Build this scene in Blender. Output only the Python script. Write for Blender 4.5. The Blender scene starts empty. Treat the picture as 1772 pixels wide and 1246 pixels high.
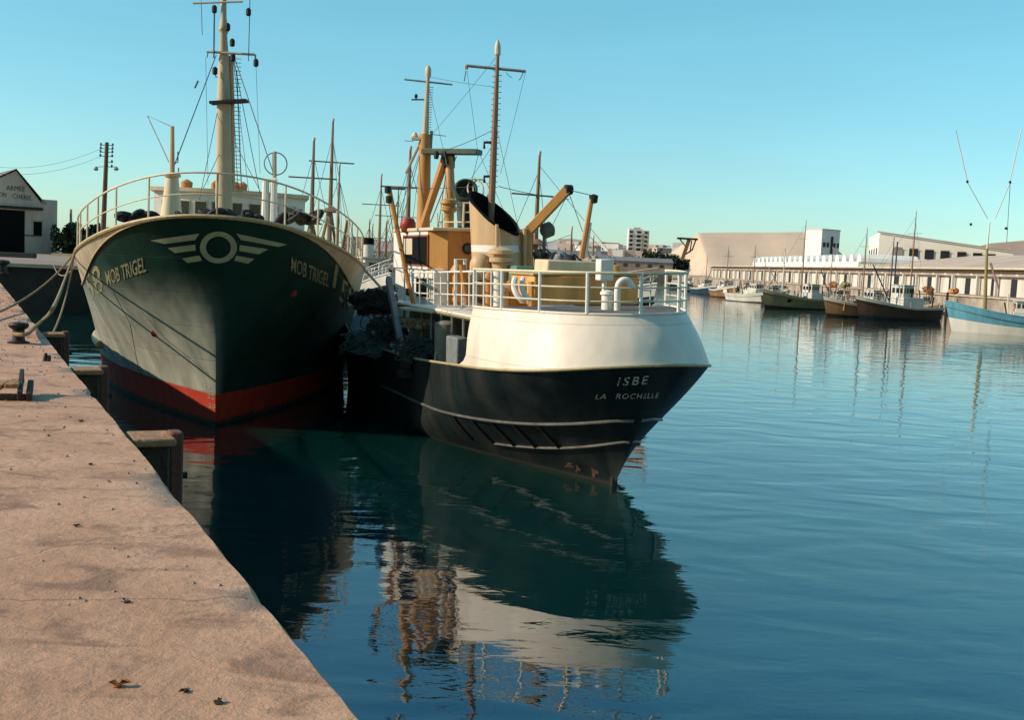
import bpy, bmesh, math, random
from mathutils import Vector, Matrix
random.seed(7)
PI = math.pi
sc = bpy.context.scene
COL = sc.collection

# ------------------------------------------------------------------ camera
F = 1900.0
PITCH, ROLL, EYE = math.radians(5.0), math.radians(2.7), 5.0
RC = Matrix.Rotation(math.pi / 2 - PITCH, 3, 'X') @ Matrix.Rotation(ROLL, 3, 'Z')
cam_d = bpy.data.cameras.new('camera')
cam = bpy.data.objects.new('camera', cam_d)
COL.objects.link(cam)
cam.matrix_world = Matrix.Translation((0, 0, EYE)) @ RC.to_4x4()
cam_d.sensor_width = 36
cam_d.lens = 36 * F / 1772
cam_d.clip_start = 0.1
cam_d.clip_end = 20000
sc.camera = cam

def ray(px, py):
    return RC @ Vector(((px - 886) / F, (623 - py) / F, -1))
def W(px, py, Y):                      # point seen at a place of the photograph, Y metres ahead
    d = ray(px, py); return Vector((0, 0, EYE)) + d * (Y / d.y)
def G(px, py, z=0.0):                  # the same on a horizontal level
    d = ray(px, py); return Vector((0, 0, EYE)) + d * ((z - EYE) / d.z)

# ------------------------------------------------------------------ materials
def _n(nt, t, **kw):
    n = nt.nodes.new(t)
    for k, v in kw.items(): setattr(n, k, v)
    return n
_mats = {}
def M(name, col, rough=0.6, var=0.25, scale=2.0, bump=0.15, metal=0.0, rust=0.0, streak=False, rustcol=(0.16, 0.06, 0.025), dirt=None, fine=18.0, spec=0.35, sun_patch=None, plates=False, weed=None, worn=None):
    if name in _mats: return _mats[name]
    m = bpy.data.materials.new(name); m.use_nodes = True
    nt = m.node_tree; L = nt.links.new
    b = nt.nodes['Principled BSDF']
    b.inputs['Roughness'].default_value = rough
    b.inputs['Metallic'].default_value = metal
    b.inputs['Specular IOR Level'].default_value = spec
    tc = _n(nt, 'ShaderNodeTexCoord')
    mp = _n(nt, 'ShaderNodeMapping')
    if streak: mp.inputs['Scale'].default_value = (1, 1, 0.16)
    L(tc.outputs['Object'], mp.inputs['Vector'])
    n1 = _n(nt, 'ShaderNodeTexNoise'); n1.inputs['Scale'].default_value = scale; n1.inputs['Detail'].default_value = 8; n1.inputs['Roughness'].default_value = 0.65
    L(mp.outputs[0], n1.inputs['Vector'])
    r1 = _n(nt, 'ShaderNodeMapRange'); r1.inputs[1].default_value = 0.3; r1.inputs[2].default_value = 0.7; r1.inputs[3].default_value = 1 - var; r1.inputs[4].default_value = 1 + var * 0.6
    L(n1.outputs[0], r1.inputs[0])
    mul = _n(nt, 'ShaderNodeMix', data_type='RGBA', blend_type='MULTIPLY'); mul.inputs[0].default_value = 1
    mul.inputs[6].default_value = (*col, 1); L(r1.outputs[0], mul.inputs[7])
    out = mul.outputs[2]
    if dirt:
        n3 = _n(nt, 'ShaderNodeTexNoise'); n3.inputs['Scale'].default_value = scale * 0.45; n3.inputs['Detail'].default_value = 6
        L(mp.outputs[0], n3.inputs['Vector'])
        r3 = _n(nt, 'ShaderNodeMapRange'); r3.inputs[1].default_value = 0.48; r3.inputs[2].default_value = 0.72; L(n3.outputs[0], r3.inputs[0])
        mx = _n(nt, 'ShaderNodeMix', data_type='RGBA'); L(r3.outputs[0], mx.inputs[0]); L(out, mx.inputs[6]); mx.inputs[7].default_value = (*dirt, 1); out = mx.outputs[2]
    if sun_patch:                           # sunlit patch painted into the colour, low on the port side
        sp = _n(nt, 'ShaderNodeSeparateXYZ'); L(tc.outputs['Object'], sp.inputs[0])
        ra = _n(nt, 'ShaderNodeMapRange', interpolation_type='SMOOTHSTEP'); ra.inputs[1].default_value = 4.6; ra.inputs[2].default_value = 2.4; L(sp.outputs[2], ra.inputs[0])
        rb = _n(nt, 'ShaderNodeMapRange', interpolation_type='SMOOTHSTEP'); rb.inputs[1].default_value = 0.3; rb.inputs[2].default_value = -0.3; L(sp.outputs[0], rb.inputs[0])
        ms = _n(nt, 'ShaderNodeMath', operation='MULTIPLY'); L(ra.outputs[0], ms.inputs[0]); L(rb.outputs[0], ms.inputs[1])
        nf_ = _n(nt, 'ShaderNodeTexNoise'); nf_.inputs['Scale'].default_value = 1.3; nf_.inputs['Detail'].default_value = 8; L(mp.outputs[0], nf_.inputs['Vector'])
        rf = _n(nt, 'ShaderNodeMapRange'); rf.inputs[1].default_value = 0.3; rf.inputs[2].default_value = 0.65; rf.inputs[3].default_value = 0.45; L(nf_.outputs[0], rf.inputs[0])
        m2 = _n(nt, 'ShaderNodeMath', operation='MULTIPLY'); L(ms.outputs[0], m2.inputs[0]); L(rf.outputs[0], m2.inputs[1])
        mx = _n(nt, 'ShaderNodeMix', data_type='RGBA'); L(m2.outputs[0], mx.inputs[0]); L(out, mx.inputs[6]); mx.inputs[7].default_value = (*sun_patch, 1); out = mx.outputs[2]
    if rust > 0:
        n2 = _n(nt, 'ShaderNodeTexNoise'); n2.inputs['Scale'].default_value = scale * 1.7 + 0.5; n2.inputs['Detail'].default_value = 10; n2.inputs['Roughness'].default_value = 0.7
        L(mp.outputs[0], n2.inputs['Vector'])
        r2 = _n(nt, 'ShaderNodeMapRange'); r2.inputs[1].default_value = 0.72 - rust * 0.3; r2.inputs[2].default_value = 0.80 - rust * 0.3; L(n2.outputs[0], r2.inputs[0])
        mx = _n(nt, 'ShaderNodeMix', data_type='RGBA'); L(r2.outputs[0], mx.inputs[0]); L(out, mx.inputs[6]); mx.inputs[7].default_value = (*rustcol, 1); out = mx.outputs[2]
    if worn:                           # paint flaked through to the colour below
        nw_ = _n(nt, 'ShaderNodeTexNoise'); nw_.inputs['Scale'].default_value = 14; nw_.inputs['Detail'].default_value = 8; nw_.inputs['Roughness'].default_value = 0.75; L(tc.outputs['Object'], nw_.inputs['Vector'])
        rw_ = _n(nt, 'ShaderNodeMapRange'); rw_.inputs[1].default_value = 0.50; rw_.inputs[2].default_value = 0.60; rw_.inputs[4].default_value = 0.85; L(nw_.outputs[0], rw_.inputs[0])
        mx = _n(nt, 'ShaderNodeMix', data_type='RGBA'); L(rw_.outputs[0], mx.inputs[0]); L(out, mx.inputs[6]); mx.inputs[7].default_value = (*worn, 1); out = mx.outputs[2]
    if weed:
        sp2 = _n(nt, 'ShaderNodeSeparateXYZ'); L(tc.outputs['Object'], sp2.inputs[0])
        nw2 = _n(nt, 'ShaderNodeTexNoise'); nw2.inputs['Scale'].default_value = 5; nw2.inputs['Detail'].default_value = 6; L(tc.outputs['Object'], nw2.inputs['Vector'])
        ma = _n(nt, 'ShaderNodeMath', operation='MULTIPLY_ADD'); ma.inputs[1].default_value = 0.35; L(nw2.outputs[0], ma.inputs[0]); L(sp2.outputs[2], ma.inputs[2])
        rr_ = _n(nt, 'ShaderNodeMapRange'); rr_.inputs[1].default_value = 0.36; rr_.inputs[2].default_value = 0.27; L(ma.outputs[0], rr_.inputs[0])
        mx = _n(nt, 'ShaderNodeMix', data_type='RGBA'); L(rr_.outputs[0], mx.inputs[0]); L(out, mx.inputs[6]); mx.inputs[7].default_value = (*weed, 1); out = mx.outputs[2]
    pl_out = None
    if plates:                         # welded plate seams
        s3 = _n(nt, 'ShaderNodeSeparateXYZ'); L(tc.outputs['Object'], s3.inputs[0])
        s4 = _n(nt, 'ShaderNodeMath', operation='MULTIPLY_ADD'); s4.inputs[1].default_value = 0.7; L(s3.outputs[0], s4.inputs[0]); L(s3.outputs[1], s4.inputs[2])
        cb = _n(nt, 'ShaderNodeCombineXYZ'); L(s4.outputs[0], cb.inputs[0]); L(s3.outputs[2], cb.inputs[1])
        br = _n(nt, 'ShaderNodeTexBrick'); br.inputs['Scale'].default_value = 1.0; br.inputs['Mortar Size'].default_value = 0.012; br.inputs['Mortar Smooth'].default_value = 0.6; br.inputs['Brick Width'].default_value = 2.6; br.inputs['Row Height'].default_value = 0.95
        br.inputs['Color1'].default_value = (1, 1, 1, 1); br.inputs['Color2'].default_value = (.86, .86, .86, 1); br.inputs['Mortar'].default_value = (.72, .68, .62, 1)
        L(cb.outputs[0], br.inputs['Vector'])
        mx = _n(nt, 'ShaderNodeMix', data_type='RGBA', blend_type='MULTIPLY'); mx.inputs[0].default_value = plates; L(out, mx.inputs[6]); L(br.outputs['Color'], mx.inputs[7]); out = mx.outputs[2]
        dn = _n(nt, 'ShaderNodeTexNoise'); dn.inputs['Scale'].default_value = 0.9; dn.inputs['Detail'].default_value = 2; L(tc.outputs['Object'], dn.inputs['Vector'])
        b0 = _n(nt, 'ShaderNodeBump'); b0.inputs['Strength'].default_value = 0.5; b0.inputs['Distance'].default_value = 0.12; L(dn.outputs[0], b0.inputs['Height'])
        b1 = _n(nt, 'ShaderNodeBump'); b1.inputs['Strength'].default_value = 0.5; b1.inputs['Distance'].default_value = 0.02; b1.invert = True; L(br.outputs['Fac'], b1.inputs['Height']); L(b0.outputs[0], b1.inputs['Normal'])
        pl_out = b1.outputs[0]; L(pl_out, b.inputs['Normal'])
    L(out, b.inputs['Base Color'])
    if bump > 0:
        nb = _n(nt, 'ShaderNodeTexNoise'); nb.inputs['Scale'].default_value = fine; nb.inputs['Detail'].default_value = 6
        L(tc.outputs['Object'], nb.inputs['Vector'])
        bp = _n(nt, 'ShaderNodeBump'); bp.inputs['Strength'].default_value = bump; bp.inputs['Distance'].default_value = 0.05
        L(nb.outputs[0], bp.inputs['Height']); L(bp.outputs[0], b.inputs['Normal'])
        if pl_out: L(pl_out, bp.inputs['Normal'])
    _mats[name] = m
    return m

white = M('white_paint', (0.74, 0.70, 0.62), 0.5, 0.12, 3, 0.05, rust=0.12)
cream = M('cream_paint', (0.64, 0.52, 0.34), 0.55, 0.18, 3, 0.08, rust=0.25, streak=True)
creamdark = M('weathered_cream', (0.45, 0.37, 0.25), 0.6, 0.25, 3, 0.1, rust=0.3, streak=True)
orange = M('ochre_paint', (0.50, 0.24, 0.065), 0.5, 0.22, 2.5, 0.08, rust=0.2, streak=True)
brown = M('brown_paint', (0.48, 0.20, 0.05), 0.55, 0.3, 2.5, 0.1, rust=0.22, streak=True)
tanm = M('tan_paint', (0.56, 0.36, 0.19), 0.5, 0.2, 2, 0.08, rust=0.15, streak=True)
green = M('dark_green_hull', (0.011, 0.042, 0.029), 0.55, 0.35, 1.1, 0.06, rust=0.04, streak=True, dirt=(0.018, 0.055, 0.040), sun_patch=(0.42, 0.41, 0.33), plates=0.7, spec=0.18)
redp = M('red_antifouling', (0.40, 0.034, 0.010), 0.75, 0.35, 3, 0.1, rust=0.16, streak=True, weed=(.03, .03, .015), rustcol=(.12, .03, .015))
isbeh = M('black_green_hull', (0.009, 0.017, 0.018), 0.5, 0.55, 2.2, 0.1, rust=0.20, streak=True, dirt=(0.034, 0.034, 0.030), plates=0.6, spec=0.2, rustcol=(.07, .035, .02))
isbered = M('rusty_red_bottom', (0.04, 0.017, 0.012), 0.7, 0.4, 2.2, 0.15, rust=0.25, weed=(.015, .018, .01))
dark = M('dark_grime', (0.02, 0.018, 0.016), 0.7, 0.4, 4, 0.2, rust=0.15)
black = M('soot_black', (0.006, 0.006, 0.006), 0.85, 0.3, 4, 0.1, spec=0.1)
steel = M('grey_steel', (0.20, 0.21, 0.20), 0.5, 0.3, 4, 0.1, rust=0.25)
greydeck = M('grey_deck', (0.13, 0.11, 0.09), 0.8, 0.35, 3, 0.2, rust=0.3)
wire = M('wire', (0.05, 0.07, 0.075), 0.6, 0.2, 5, 0)
ropem = M('hemp_rope', (0.30, 0.20, 0.10), 0.85, 0.3, 30, 0.5, fine=60)
yellow = M('yellow_trim', (0.44, 0.33, 0.16), 0.55, 0.3, 5, 0.1, rust=0.25)
glass = M('window_glass', (0.015, 0.02, 0.022), 0.08, 0.2, 1, 0, spec=0.6)
timber = M('weathered_timber', (0.06, 0.034, 0.02), 0.8, 0.4, 3, 0.6, streak=True, fine=30)
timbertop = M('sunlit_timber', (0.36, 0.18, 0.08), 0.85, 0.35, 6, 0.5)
netm = M('fishing_net', (0.035, 0.05, 0.05), 0.95, 0.6, 8, 1.0, fine=25, dirt=(0.10, 0.08, 0.06))
netblue = M('blue_green_net', (0.07, 0.15, 0.15), 0.95, 0.6, 6, 1.0, fine=25, dirt=(0.22, 0.21, 0.19))
rubber = M('black_rubber', (0.012, 0.012, 0.012), 0.7, 0.3, 6, 0.2)
emblem = M('pale_green_paint', (0.40, 0.42, 0.25), 0.6, 0.2, 5, 0.05, rust=.05, rustcol=(.05, .07, .05))
letter = M('letter_paint', (0.52, 0.46, 0.36), 0.6, 0.2, 9, 0, worn=(.03, .035, .03))
letterg = M('yellow_letter_paint', (0.36, 0.33, 0.19), 0.6, 0.3, 9, 0, worn=(.02, .04, .03))
redbuoy = M('red_buoy', (0.30, 0.03, 0.015), 0.5, 0.2, 4, 0.1)
greenp = M('green_tarp', (0.10, 0.22, 0.15), 0.6, 0.25, 3, 0.1)
bluep = M('blue_hull_paint', (0.10, 0.28, 0.36), 0.55, 0.3, 2, 0.1, rust=0.15, streak=True)

# ------------------------------------------------------------------ mesh builder
class MB:
    def __init__(s): s.v = []; s.f = []; s.m = []
    def add(s, vs, fs, mi=0):
        o = len(s.v); s.v += [tuple(v) for v in vs]; s.f += [tuple(i + o for i in f) for f in fs]; s.m += [mi] * len(fs); return s
    def box(s, c, d, rz=0.0, mi=0, taper=1.0, rot=None):
        hx, hy, hz = d[0] / 2, d[1] / 2, d[2] / 2
        R = rot if rot is not None else Matrix.Rotation(rz, 3, 'Z')
        vs = []
        for z in (-hz, hz):
            k = taper if z > 0 else 1.0
            for x, y in ((-hx, -hy), (hx, -hy), (hx, hy), (-hx, hy)):
                vs.append(Vector(c) + R @ Vector((x * k, y * k, z)))
        return s.add(vs, [(3, 2, 1, 0), (4, 5, 6, 7), (0, 1, 5, 4), (1, 2, 6, 5), (2, 3, 7, 6), (3, 0, 4, 7)], mi)
    def bar(s, a, b, w, h, mi=0):
        a, b = Vector(a), Vector(b); d = b - a; q = d.to_track_quat('Z', 'Y').to_matrix()
        return s.box((a + b) / 2, (w, h, d.length), mi=mi, rot=q)
    def tube(s, pts, r, n=8, closed=False, mi=0, cap=True):
        pts = [Vector(p) for p in pts]; N = len(pts)
        rs = r if isinstance(r, (list, tuple)) else [r] * N
        vs = []; prev = None
        for i, p in enumerate(pts):
            if closed: t = pts[(i + 1) % N] - pts[i - 1]
            else: t = pts[min(i + 1, N - 1)] - pts[max(i - 1, 0)]
            t.normalize()
            if prev is None:
                up = Vector((0, 0, 1)) if abs(t.z) < 0.9 else Vector((1, 0, 0))
                x = t.cross(up).normalized()
            else:
                x = (prev - t * prev.dot(t)).normalized()
            prev = x; y = t.cross(x)
            for k in range(n):
                a = 2 * PI * k / n; vs.append(p + (x * math.cos(a) + y * math.sin(a)) * rs[i])
        fs = []
        for i in range(N if closed else N - 1):
            j = (i + 1) % N
            for k in range(n):
                k2 = (k + 1) % n
                fs.append((i * n + k, i * n + k2, j * n + k2, j * n + k))
        if cap and not closed:
            fs.append(tuple(range(n - 1, -1, -1))); fs.append(tuple((N - 1) * n + k for k in range(n)))
        return s.add(vs, fs, mi)
    def lathe(s, c, prof, n=20, mi=0, rot=None, sx=1.0, sy=1.0):
        R = rot if rot is not None else Matrix.Identity(3)
        vs = []
        for (r, z) in prof:
            for k in range(n):
                a = 2 * PI * k / n; vs.append(Vector(c) + R @ Vector((r * math.cos(a) * sx, r * math.sin(a) * sy, z)))
        fs = []
        for i in range(len(prof) - 1):
            for k in range(n):
                k2 = (k + 1) % n; fs.append((i * n + k, i * n + k2, (i + 1) * n + k2, (i + 1) * n + k))
        fs.append(tuple(range(n - 1, -1, -1))); fs.append(tuple((len(prof) - 1) * n + k for k in range(n)))
        return s.add(vs, fs, mi)
    def grid(s, rows, mi=0, flip=False, mf=None, closed=False):
        R = len(rows); C = len(rows[0]); vs = [p for r in rows for p in r]; fs = []; ms = []
        for i in range(R - 1):
            for j in range(C if closed else C - 1):
                j2 = (j + 1) % C
                f = (i * C + j, i * C + j2, (i + 1) * C + j2, (i + 1) * C + j)
                fs.append(f[::-1] if flip else f); ms.append(mf(i, j) if mf else mi)
        o = len(s.v); s.v += [tuple(v) for v in vs]; s.f += [tuple(i + o for i in f) for f in fs]; s.m += ms; return s
    def prism(s, poly, z0, z1, mi=0):
        n = len(poly); vs = [(x, y, z0) for x, y in poly] + [(x, y, z1) for x, y in poly]
        fs = [tuple(range(n - 1, -1, -1)), tuple(range(n, 2 * n))] + [(i, (i + 1) % n, n + (i + 1) % n, n + i) for i in range(n)]
        return s.add(vs, fs, mi)
    def blob(s, c, r, seed=0, n=14, rough=0.25, mi=0):
        rnd = random.Random(seed); vs = []; rows = n // 2 + 1
        ph = [rnd.uniform(0, 6.28) for _ in range(6)]
        for i in range(rows):
            th = PI * i / (rows - 1)
            for k in range(n):
                a = 2 * PI * k / n
                w = 1 + rough * (math.sin(3 * a + ph[0] + 2 * th) * 0.5 + math.sin(5 * a + ph[1] - 3 * th) * 0.35 + math.sin(4 * th + ph[2]) * 0.3 + rnd.uniform(-.35, .35))
                vs.append((c[0] + r[0] * w * math.sin(th) * math.cos(a), c[1] + r[1] * w * math.sin(th) * math.sin(a), c[2] + r[2] * w * math.cos(th)))
        fs = [(i * n + k, (i + 1) * n + k, (i + 1) * n + (k + 1) % n, i * n + (k + 1) % n) for i in range(rows - 1) for k in range(n)]
        return s.add(vs, fs, mi)
    def build(s, name, mats, parent=None, smooth=True, ang=35, bevel=0, recalc=False):
        me = bpy.data.meshes.new(name); me.from_pydata(s.v, [], s.f)
        mats = mats if isinstance(mats, (list, tuple)) else [mats]
        for m in mats: me.materials.append(m)
        me.polygons.foreach_set('material_index', s.m)
        if recalc:
            bm = bmesh.new(); bm.from_mesh(me); bmesh.ops.remove_doubles(bm, verts=bm.verts, dist=1e-4); bmesh.ops.recalc_face_normals(bm, faces=bm.faces); bm.to_mesh(me); bm.free()
        if smooth:
            me.polygons.foreach_set('use_smooth', [True] * len(me.polygons)); me.set_sharp_from_angle(angle=math.radians(ang))
        me.update()
        o = bpy.data.objects.new(name, me); COL.objects.link(o)
        if parent is not None: o.parent = parent
        if bevel:
            b = o.modifiers.new('bevel', 'BEVEL'); b.width = bevel; b.segments = 2; b.limit_method = 'ANGLE'
        return o

def tag(o, label=None, cat=None, group=None, kind=None):
    if label: o['label'] = label
    if cat: o['category'] = cat
    if group: o['group'] = group
    if kind: o['kind'] = kind
    return o
def thing(name, label, cat, loc=(0, 0, 0), rz=0.0, group=None):
    o = bpy.data.objects.new(name, None); COL.objects.link(o)
    o.location = loc; o.rotation_euler = (0, 0, rz)
    return tag(o, label, cat, group)
def single(name, mb, mats, label, cat, group=None, **kw):
    # a thing that is one mesh: origin moved to its base
    xs = [v[0] for v in mb.v]; ys = [v[1] for v in mb.v]; zs = [v[2] for v in mb.v]
    c = ((min(xs) + max(xs)) / 2, (min(ys) + max(ys)) / 2, min(zs))
    mb.v = [(v[0] - c[0], v[1] - c[1], v[2] - c[2]) for v in mb.v]
    o = mb.build(name, mats, None, **kw); o.location = c
    return tag(o, label, cat, group)
def copy_tree(o, parent=None):
    c = o.copy(); COL.objects.link(c)
    if parent is not None: c.parent = parent
    for ch in list(o.children): copy_tree(ch, c)
    return c
def text_data(s, size=1.0, offset=0.0, spacing=1.0):
    cu = bpy.data.curves.new('t', 'FONT'); cu.body = s; cu.size = size; cu.offset = offset; cu.space_character = spacing; cu.resolution_u = 3
    ob = bpy.data.objects.new('t', cu); COL.objects.link(ob)
    dg = bpy.context.evaluated_depsgraph_get(); dg.update()
    me = ob.evaluated_get(dg).to_mesh()
    vs = [tuple(v.co) for v in me.vertices]; fs = [tuple(p.vertices) for p in me.polygons]
    bpy.data.objects.remove(ob); bpy.data.curves.remove(cu)
    x0 = min(v[0] for v in vs); x1 = max(v[0] for v in vs); y0 = min(v[1] for v in vs); y1 = max(v[1] for v in vs)
    return [((v[0] - x0) / (x1 - x0), (v[1] - y0) / (y1 - y0)) for v in vs], fs, (x1 - x0) / (y1 - y0)
def arc(pts, n=6):                     # Catmull-Rom through points
    pts = [Vector(p) for p in pts]; out = []
    P = [pts[0] * 2 - pts[1]] + pts + [pts[-1] * 2 - pts[-2]]
    for i in range(1, len(P) - 2):
        for k in range(n):
            t = k / n; a, b, c, d = P[i - 1], P[i], P[i + 1], P[i + 2]
            out.append(0.5 * ((2 * b) + (c - a) * t + (2 * a - 5 * b + 4 * c - d) * t * t + (3 * b - a - 3 * c + d) * t ** 3))
    out.append(pts[-1]); return out
def sag(a, b, drop, n=14):
    a, b = Vector(a), Vector(b); return [a.lerp(b, i / n) - Vector((0, 0, drop * 4 * (i / n) * (1 - i / n))) for i in range(n + 1)]
def smooth(x): x = max(0.0, min(1.0, x)); return x * x * (3 - 2 * x)

# ------------------------------------------------------------------ sky and sun
SUN_EL = math.radians(29); SUN_VEC = Vector((-0.985, -0.17))       # horizontal direction towards the sun
SUN_AZ = math.atan2(SUN_VEC.x, SUN_VEC.y)
w = bpy.data.worlds.new('World'); sc.world = w; w.use_nodes = True
nt = w.node_tree; bg = nt.nodes['Background']
sky = _n(nt, 'ShaderNodeTexSky', sky_type='NISHITA'); sky.sun_disc = False
sky.sun_elevation = SUN_EL; sky.sun_rotation = SUN_AZ; sky.air_density = 1.0; sky.dust_density = 0.3; sky.ozone_density = 2.0
hs = _n(nt, 'ShaderNodeMix', data_type='RGBA', blend_type='MULTIPLY'); hs.inputs[0].default_value = 1
tcw = _n(nt, 'ShaderNodeTexCoord'); sx = _n(nt, 'ShaderNodeSeparateXYZ'); nt.links.new(tcw.outputs['Generated'], sx.inputs[0])
rw = _n(nt, 'ShaderNodeValToRGB'); nt.links.new(sx.outputs[2], rw.inputs[0])
rw.color_ramp.elements[0].position = 0.0; rw.color_ramp.elements[0].color = (0.66, 0.88, 0.96, 1)      # slide film: cyan shift low in the sky
rw.color_ramp.elements[1].position = 0.24; rw.color_ramp.elements[1].color = (0.68, 1.20, 1.06, 1)
e3 = rw.color_ramp.elements.new(0.55); e3.color = (0.60, 1.65, 1.80, 1)  # stronger blue overhead, out of view, added to colour the water reflections
nt.links.new(sky.outputs[0], hs.inputs[6]); nt.links.new(rw.outputs[0], hs.inputs[7]); 
nzw = _n(nt, 'ShaderNodeTexNoise'); nzw.inputs['Scale'].default_value = 2.5; nzw.inputs['Detail'].default_value = 6; mpw = _n(nt, 'ShaderNodeMapping'); mpw.inputs['Scale'].default_value = (1, 1, 3.5)
nt.links.new(tcw.outputs['Generated'], mpw.inputs[0]); nt.links.new(mpw.outputs[0], nzw.inputs['Vector'])
rzw = _n(nt, 'ShaderNodeMapRange'); rzw.inputs[1].default_value = .3; rzw.inputs[2].default_value = .7; rzw.inputs[3].default_value = .96; rzw.inputs[4].default_value = 1.05; nt.links.new(nzw.outputs[0], rzw.inputs[0])
hz_ = _n(nt, 'ShaderNodeMix', data_type='RGBA', blend_type='MULTIPLY'); hz_.inputs[0].default_value = 1; nt.links.new(hs.outputs[2], hz_.inputs[6]); nt.links.new(rzw.outputs[0], hz_.inputs[7])
rb_ = _n(nt, 'ShaderNodeMapRange', interpolation_type='SMOOTHSTEP'); rb_.inputs[1].default_value = 0.15; rb_.inputs[2].default_value = -0.6; nt.links.new(sx.outputs[1], rb_.inputs[0])
wm = _n(nt, 'ShaderNodeMix', data_type='RGBA', blend_type='MULTIPLY'); nt.links.new(rb_.outputs[0], wm.inputs[0]); nt.links.new(hz_.outputs[2], wm.inputs[6]); wm.inputs[7].default_value = (0.90, 0.64, 0.50, 1)   # unseen sky behind us, warm tint added to warm the shaded sides
nt.links.new(wm.outputs[2], bg.inputs[0]); bg.inputs[1].default_value = 0.15
sd = bpy.data.lights.new('sun', 'SUN'); sd.energy = 5.0; sd.angle = math.radians(0.5); sd.color = (1.0, 0.84, 0.66)
so = bpy.data.objects.new('sun', sd); COL.objects.link(so)
dv = Vector((SUN_VEC.x * math.cos(SUN_EL), SUN_VEC.y * math.cos(SUN_EL), math.sin(SUN_EL) * SUN_VEC.length))
so.rotation_euler = dv.to_track_quat('Z', 'Y').to_euler(); so.location = (-40, -10, 40)
sc.view_settings.view_transform = 'Standard'; sc.view_settings.look = 'None'; sc.view_settings.exposure = 0
sc.cycles.max_bounces = 6; sc.cycles.use_denoising = True

# ------------------------------------------------------------------ water
def water_mat():
    m = bpy.data.materials.new('harbour_water'); m.use_nodes = True; nt = m.node_tree; L = nt.links.new
    b = nt.nodes['Principled BSDF']; b.inputs['IOR'].default_value = 1.75; b.inputs['Roughness'].default_value = 0.015
    b.inputs['Specular IOR Level'].default_value = 0.8
    b.inputs['Subsurface Weight'].default_value = 1.0; b.inputs['Subsurface Radius'].default_value = (0.8, 2.5, 3.0); b.inputs['Subsurface Scale'].default_value = 1.0
    tc = _n(nt, 'ShaderNodeTexCoord')
    nz = _n(nt, 'ShaderNodeTexNoise'); nz.inputs['Scale'].default_value = 0.06; nz.inputs['Detail'].default_value = 3; L(tc.outputs['Object'], nz.inputs['Vector'])
    cr = _n(nt, 'ShaderNodeValToRGB'); cr.color_ramp.elements[0].position = 0.35; cr.color_ramp.elements[0].color = (0.002, 0.020, 0.018, 1)
    cr.color_ramp.elements[1].position = 0.68; cr.color_ramp.elements[1].color = (0.003, 0.033, 0.030, 1); L(nz.outputs[0], cr.inputs[0]); L(cr.outputs[0], b.inputs['Base Color'])
    def noise(sx, sy, det, rz=0.0, dist=0.0):
        mp = _n(nt, 'ShaderNodeMapping'); mp.inputs['Scale'].default_value = (sx, sy, 1); mp.inputs['Rotation'].default_value = (0, 0, rz); L(tc.outputs['Object'], mp.inputs['Vector'])
        n = _n(nt, 'ShaderNodeTexNoise'); n.inputs['Scale'].default_value = 1; n.inputs['Detail'].default_value = det; n.inputs['Roughness'].default_value = 0.5; n.inputs['Distortion'].default_value = dist
        L(mp.outputs[0], n.inputs['Vector']); return n.outputs[0]
    a = noise(0.42, 0.75, 1.0, 0.25, 0.6)      # slow swell
    c = noise(1.6, 3.2, 2.0, -0.2, 0.8)        # ripples
    e = noise(5.0, 11.0, 2.0, 0.1, 0.3)
    # wind patches carry most of the small ripples
    pt = noise(0.05, 0.10, 2.0)
    pr = _n(nt, 'ShaderNodeMapRange'); pr.inputs[1].default_value = 0.42; pr.inputs[2].default_value = 0.66; pr.inputs[3].default_value = 0.25; pr.inputs[4].default_value = 1.0; L(pt, pr.inputs[0])
    def mulv(x, k):
        n = _n(nt, 'ShaderNodeMath', operation='MULTIPLY'); L(x, n.inputs[0])
        if isinstance(k, float): n.inputs[1].default_value = k
        else: L(k, n.inputs[1])
        return n.outputs[0]
    def addv(x, y):
        n = _n(nt, 'ShaderNodeMath', operation='ADD'); L(x, n.inputs[0]); L(y, n.inputs[1]); return n.outputs[0]
    h = addv(addv(mulv(a, 0.030), mulv(c, 0.0036)), mulv(mulv(e, 0.0012), pr.outputs[0]))
    bp = _n(nt, 'ShaderNodeBump'); bp.inputs['Strength'].default_value = 1.0; bp.inputs['Distance'].default_value = 1.0
    L(h, bp.inputs['Height']); L(bp.outputs[0], b.inputs['Normal'])
    return m
mb = MB(); mb.grid([[(-3000, -200, 0), (3000, -200, 0)], [(-3000, 6000, 0), (3000, 6000, 0)]])
tag(mb.build('water', water_mat(), smooth=False), kind='structure', label='calm blue green harbour water with soft ripples')

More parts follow.
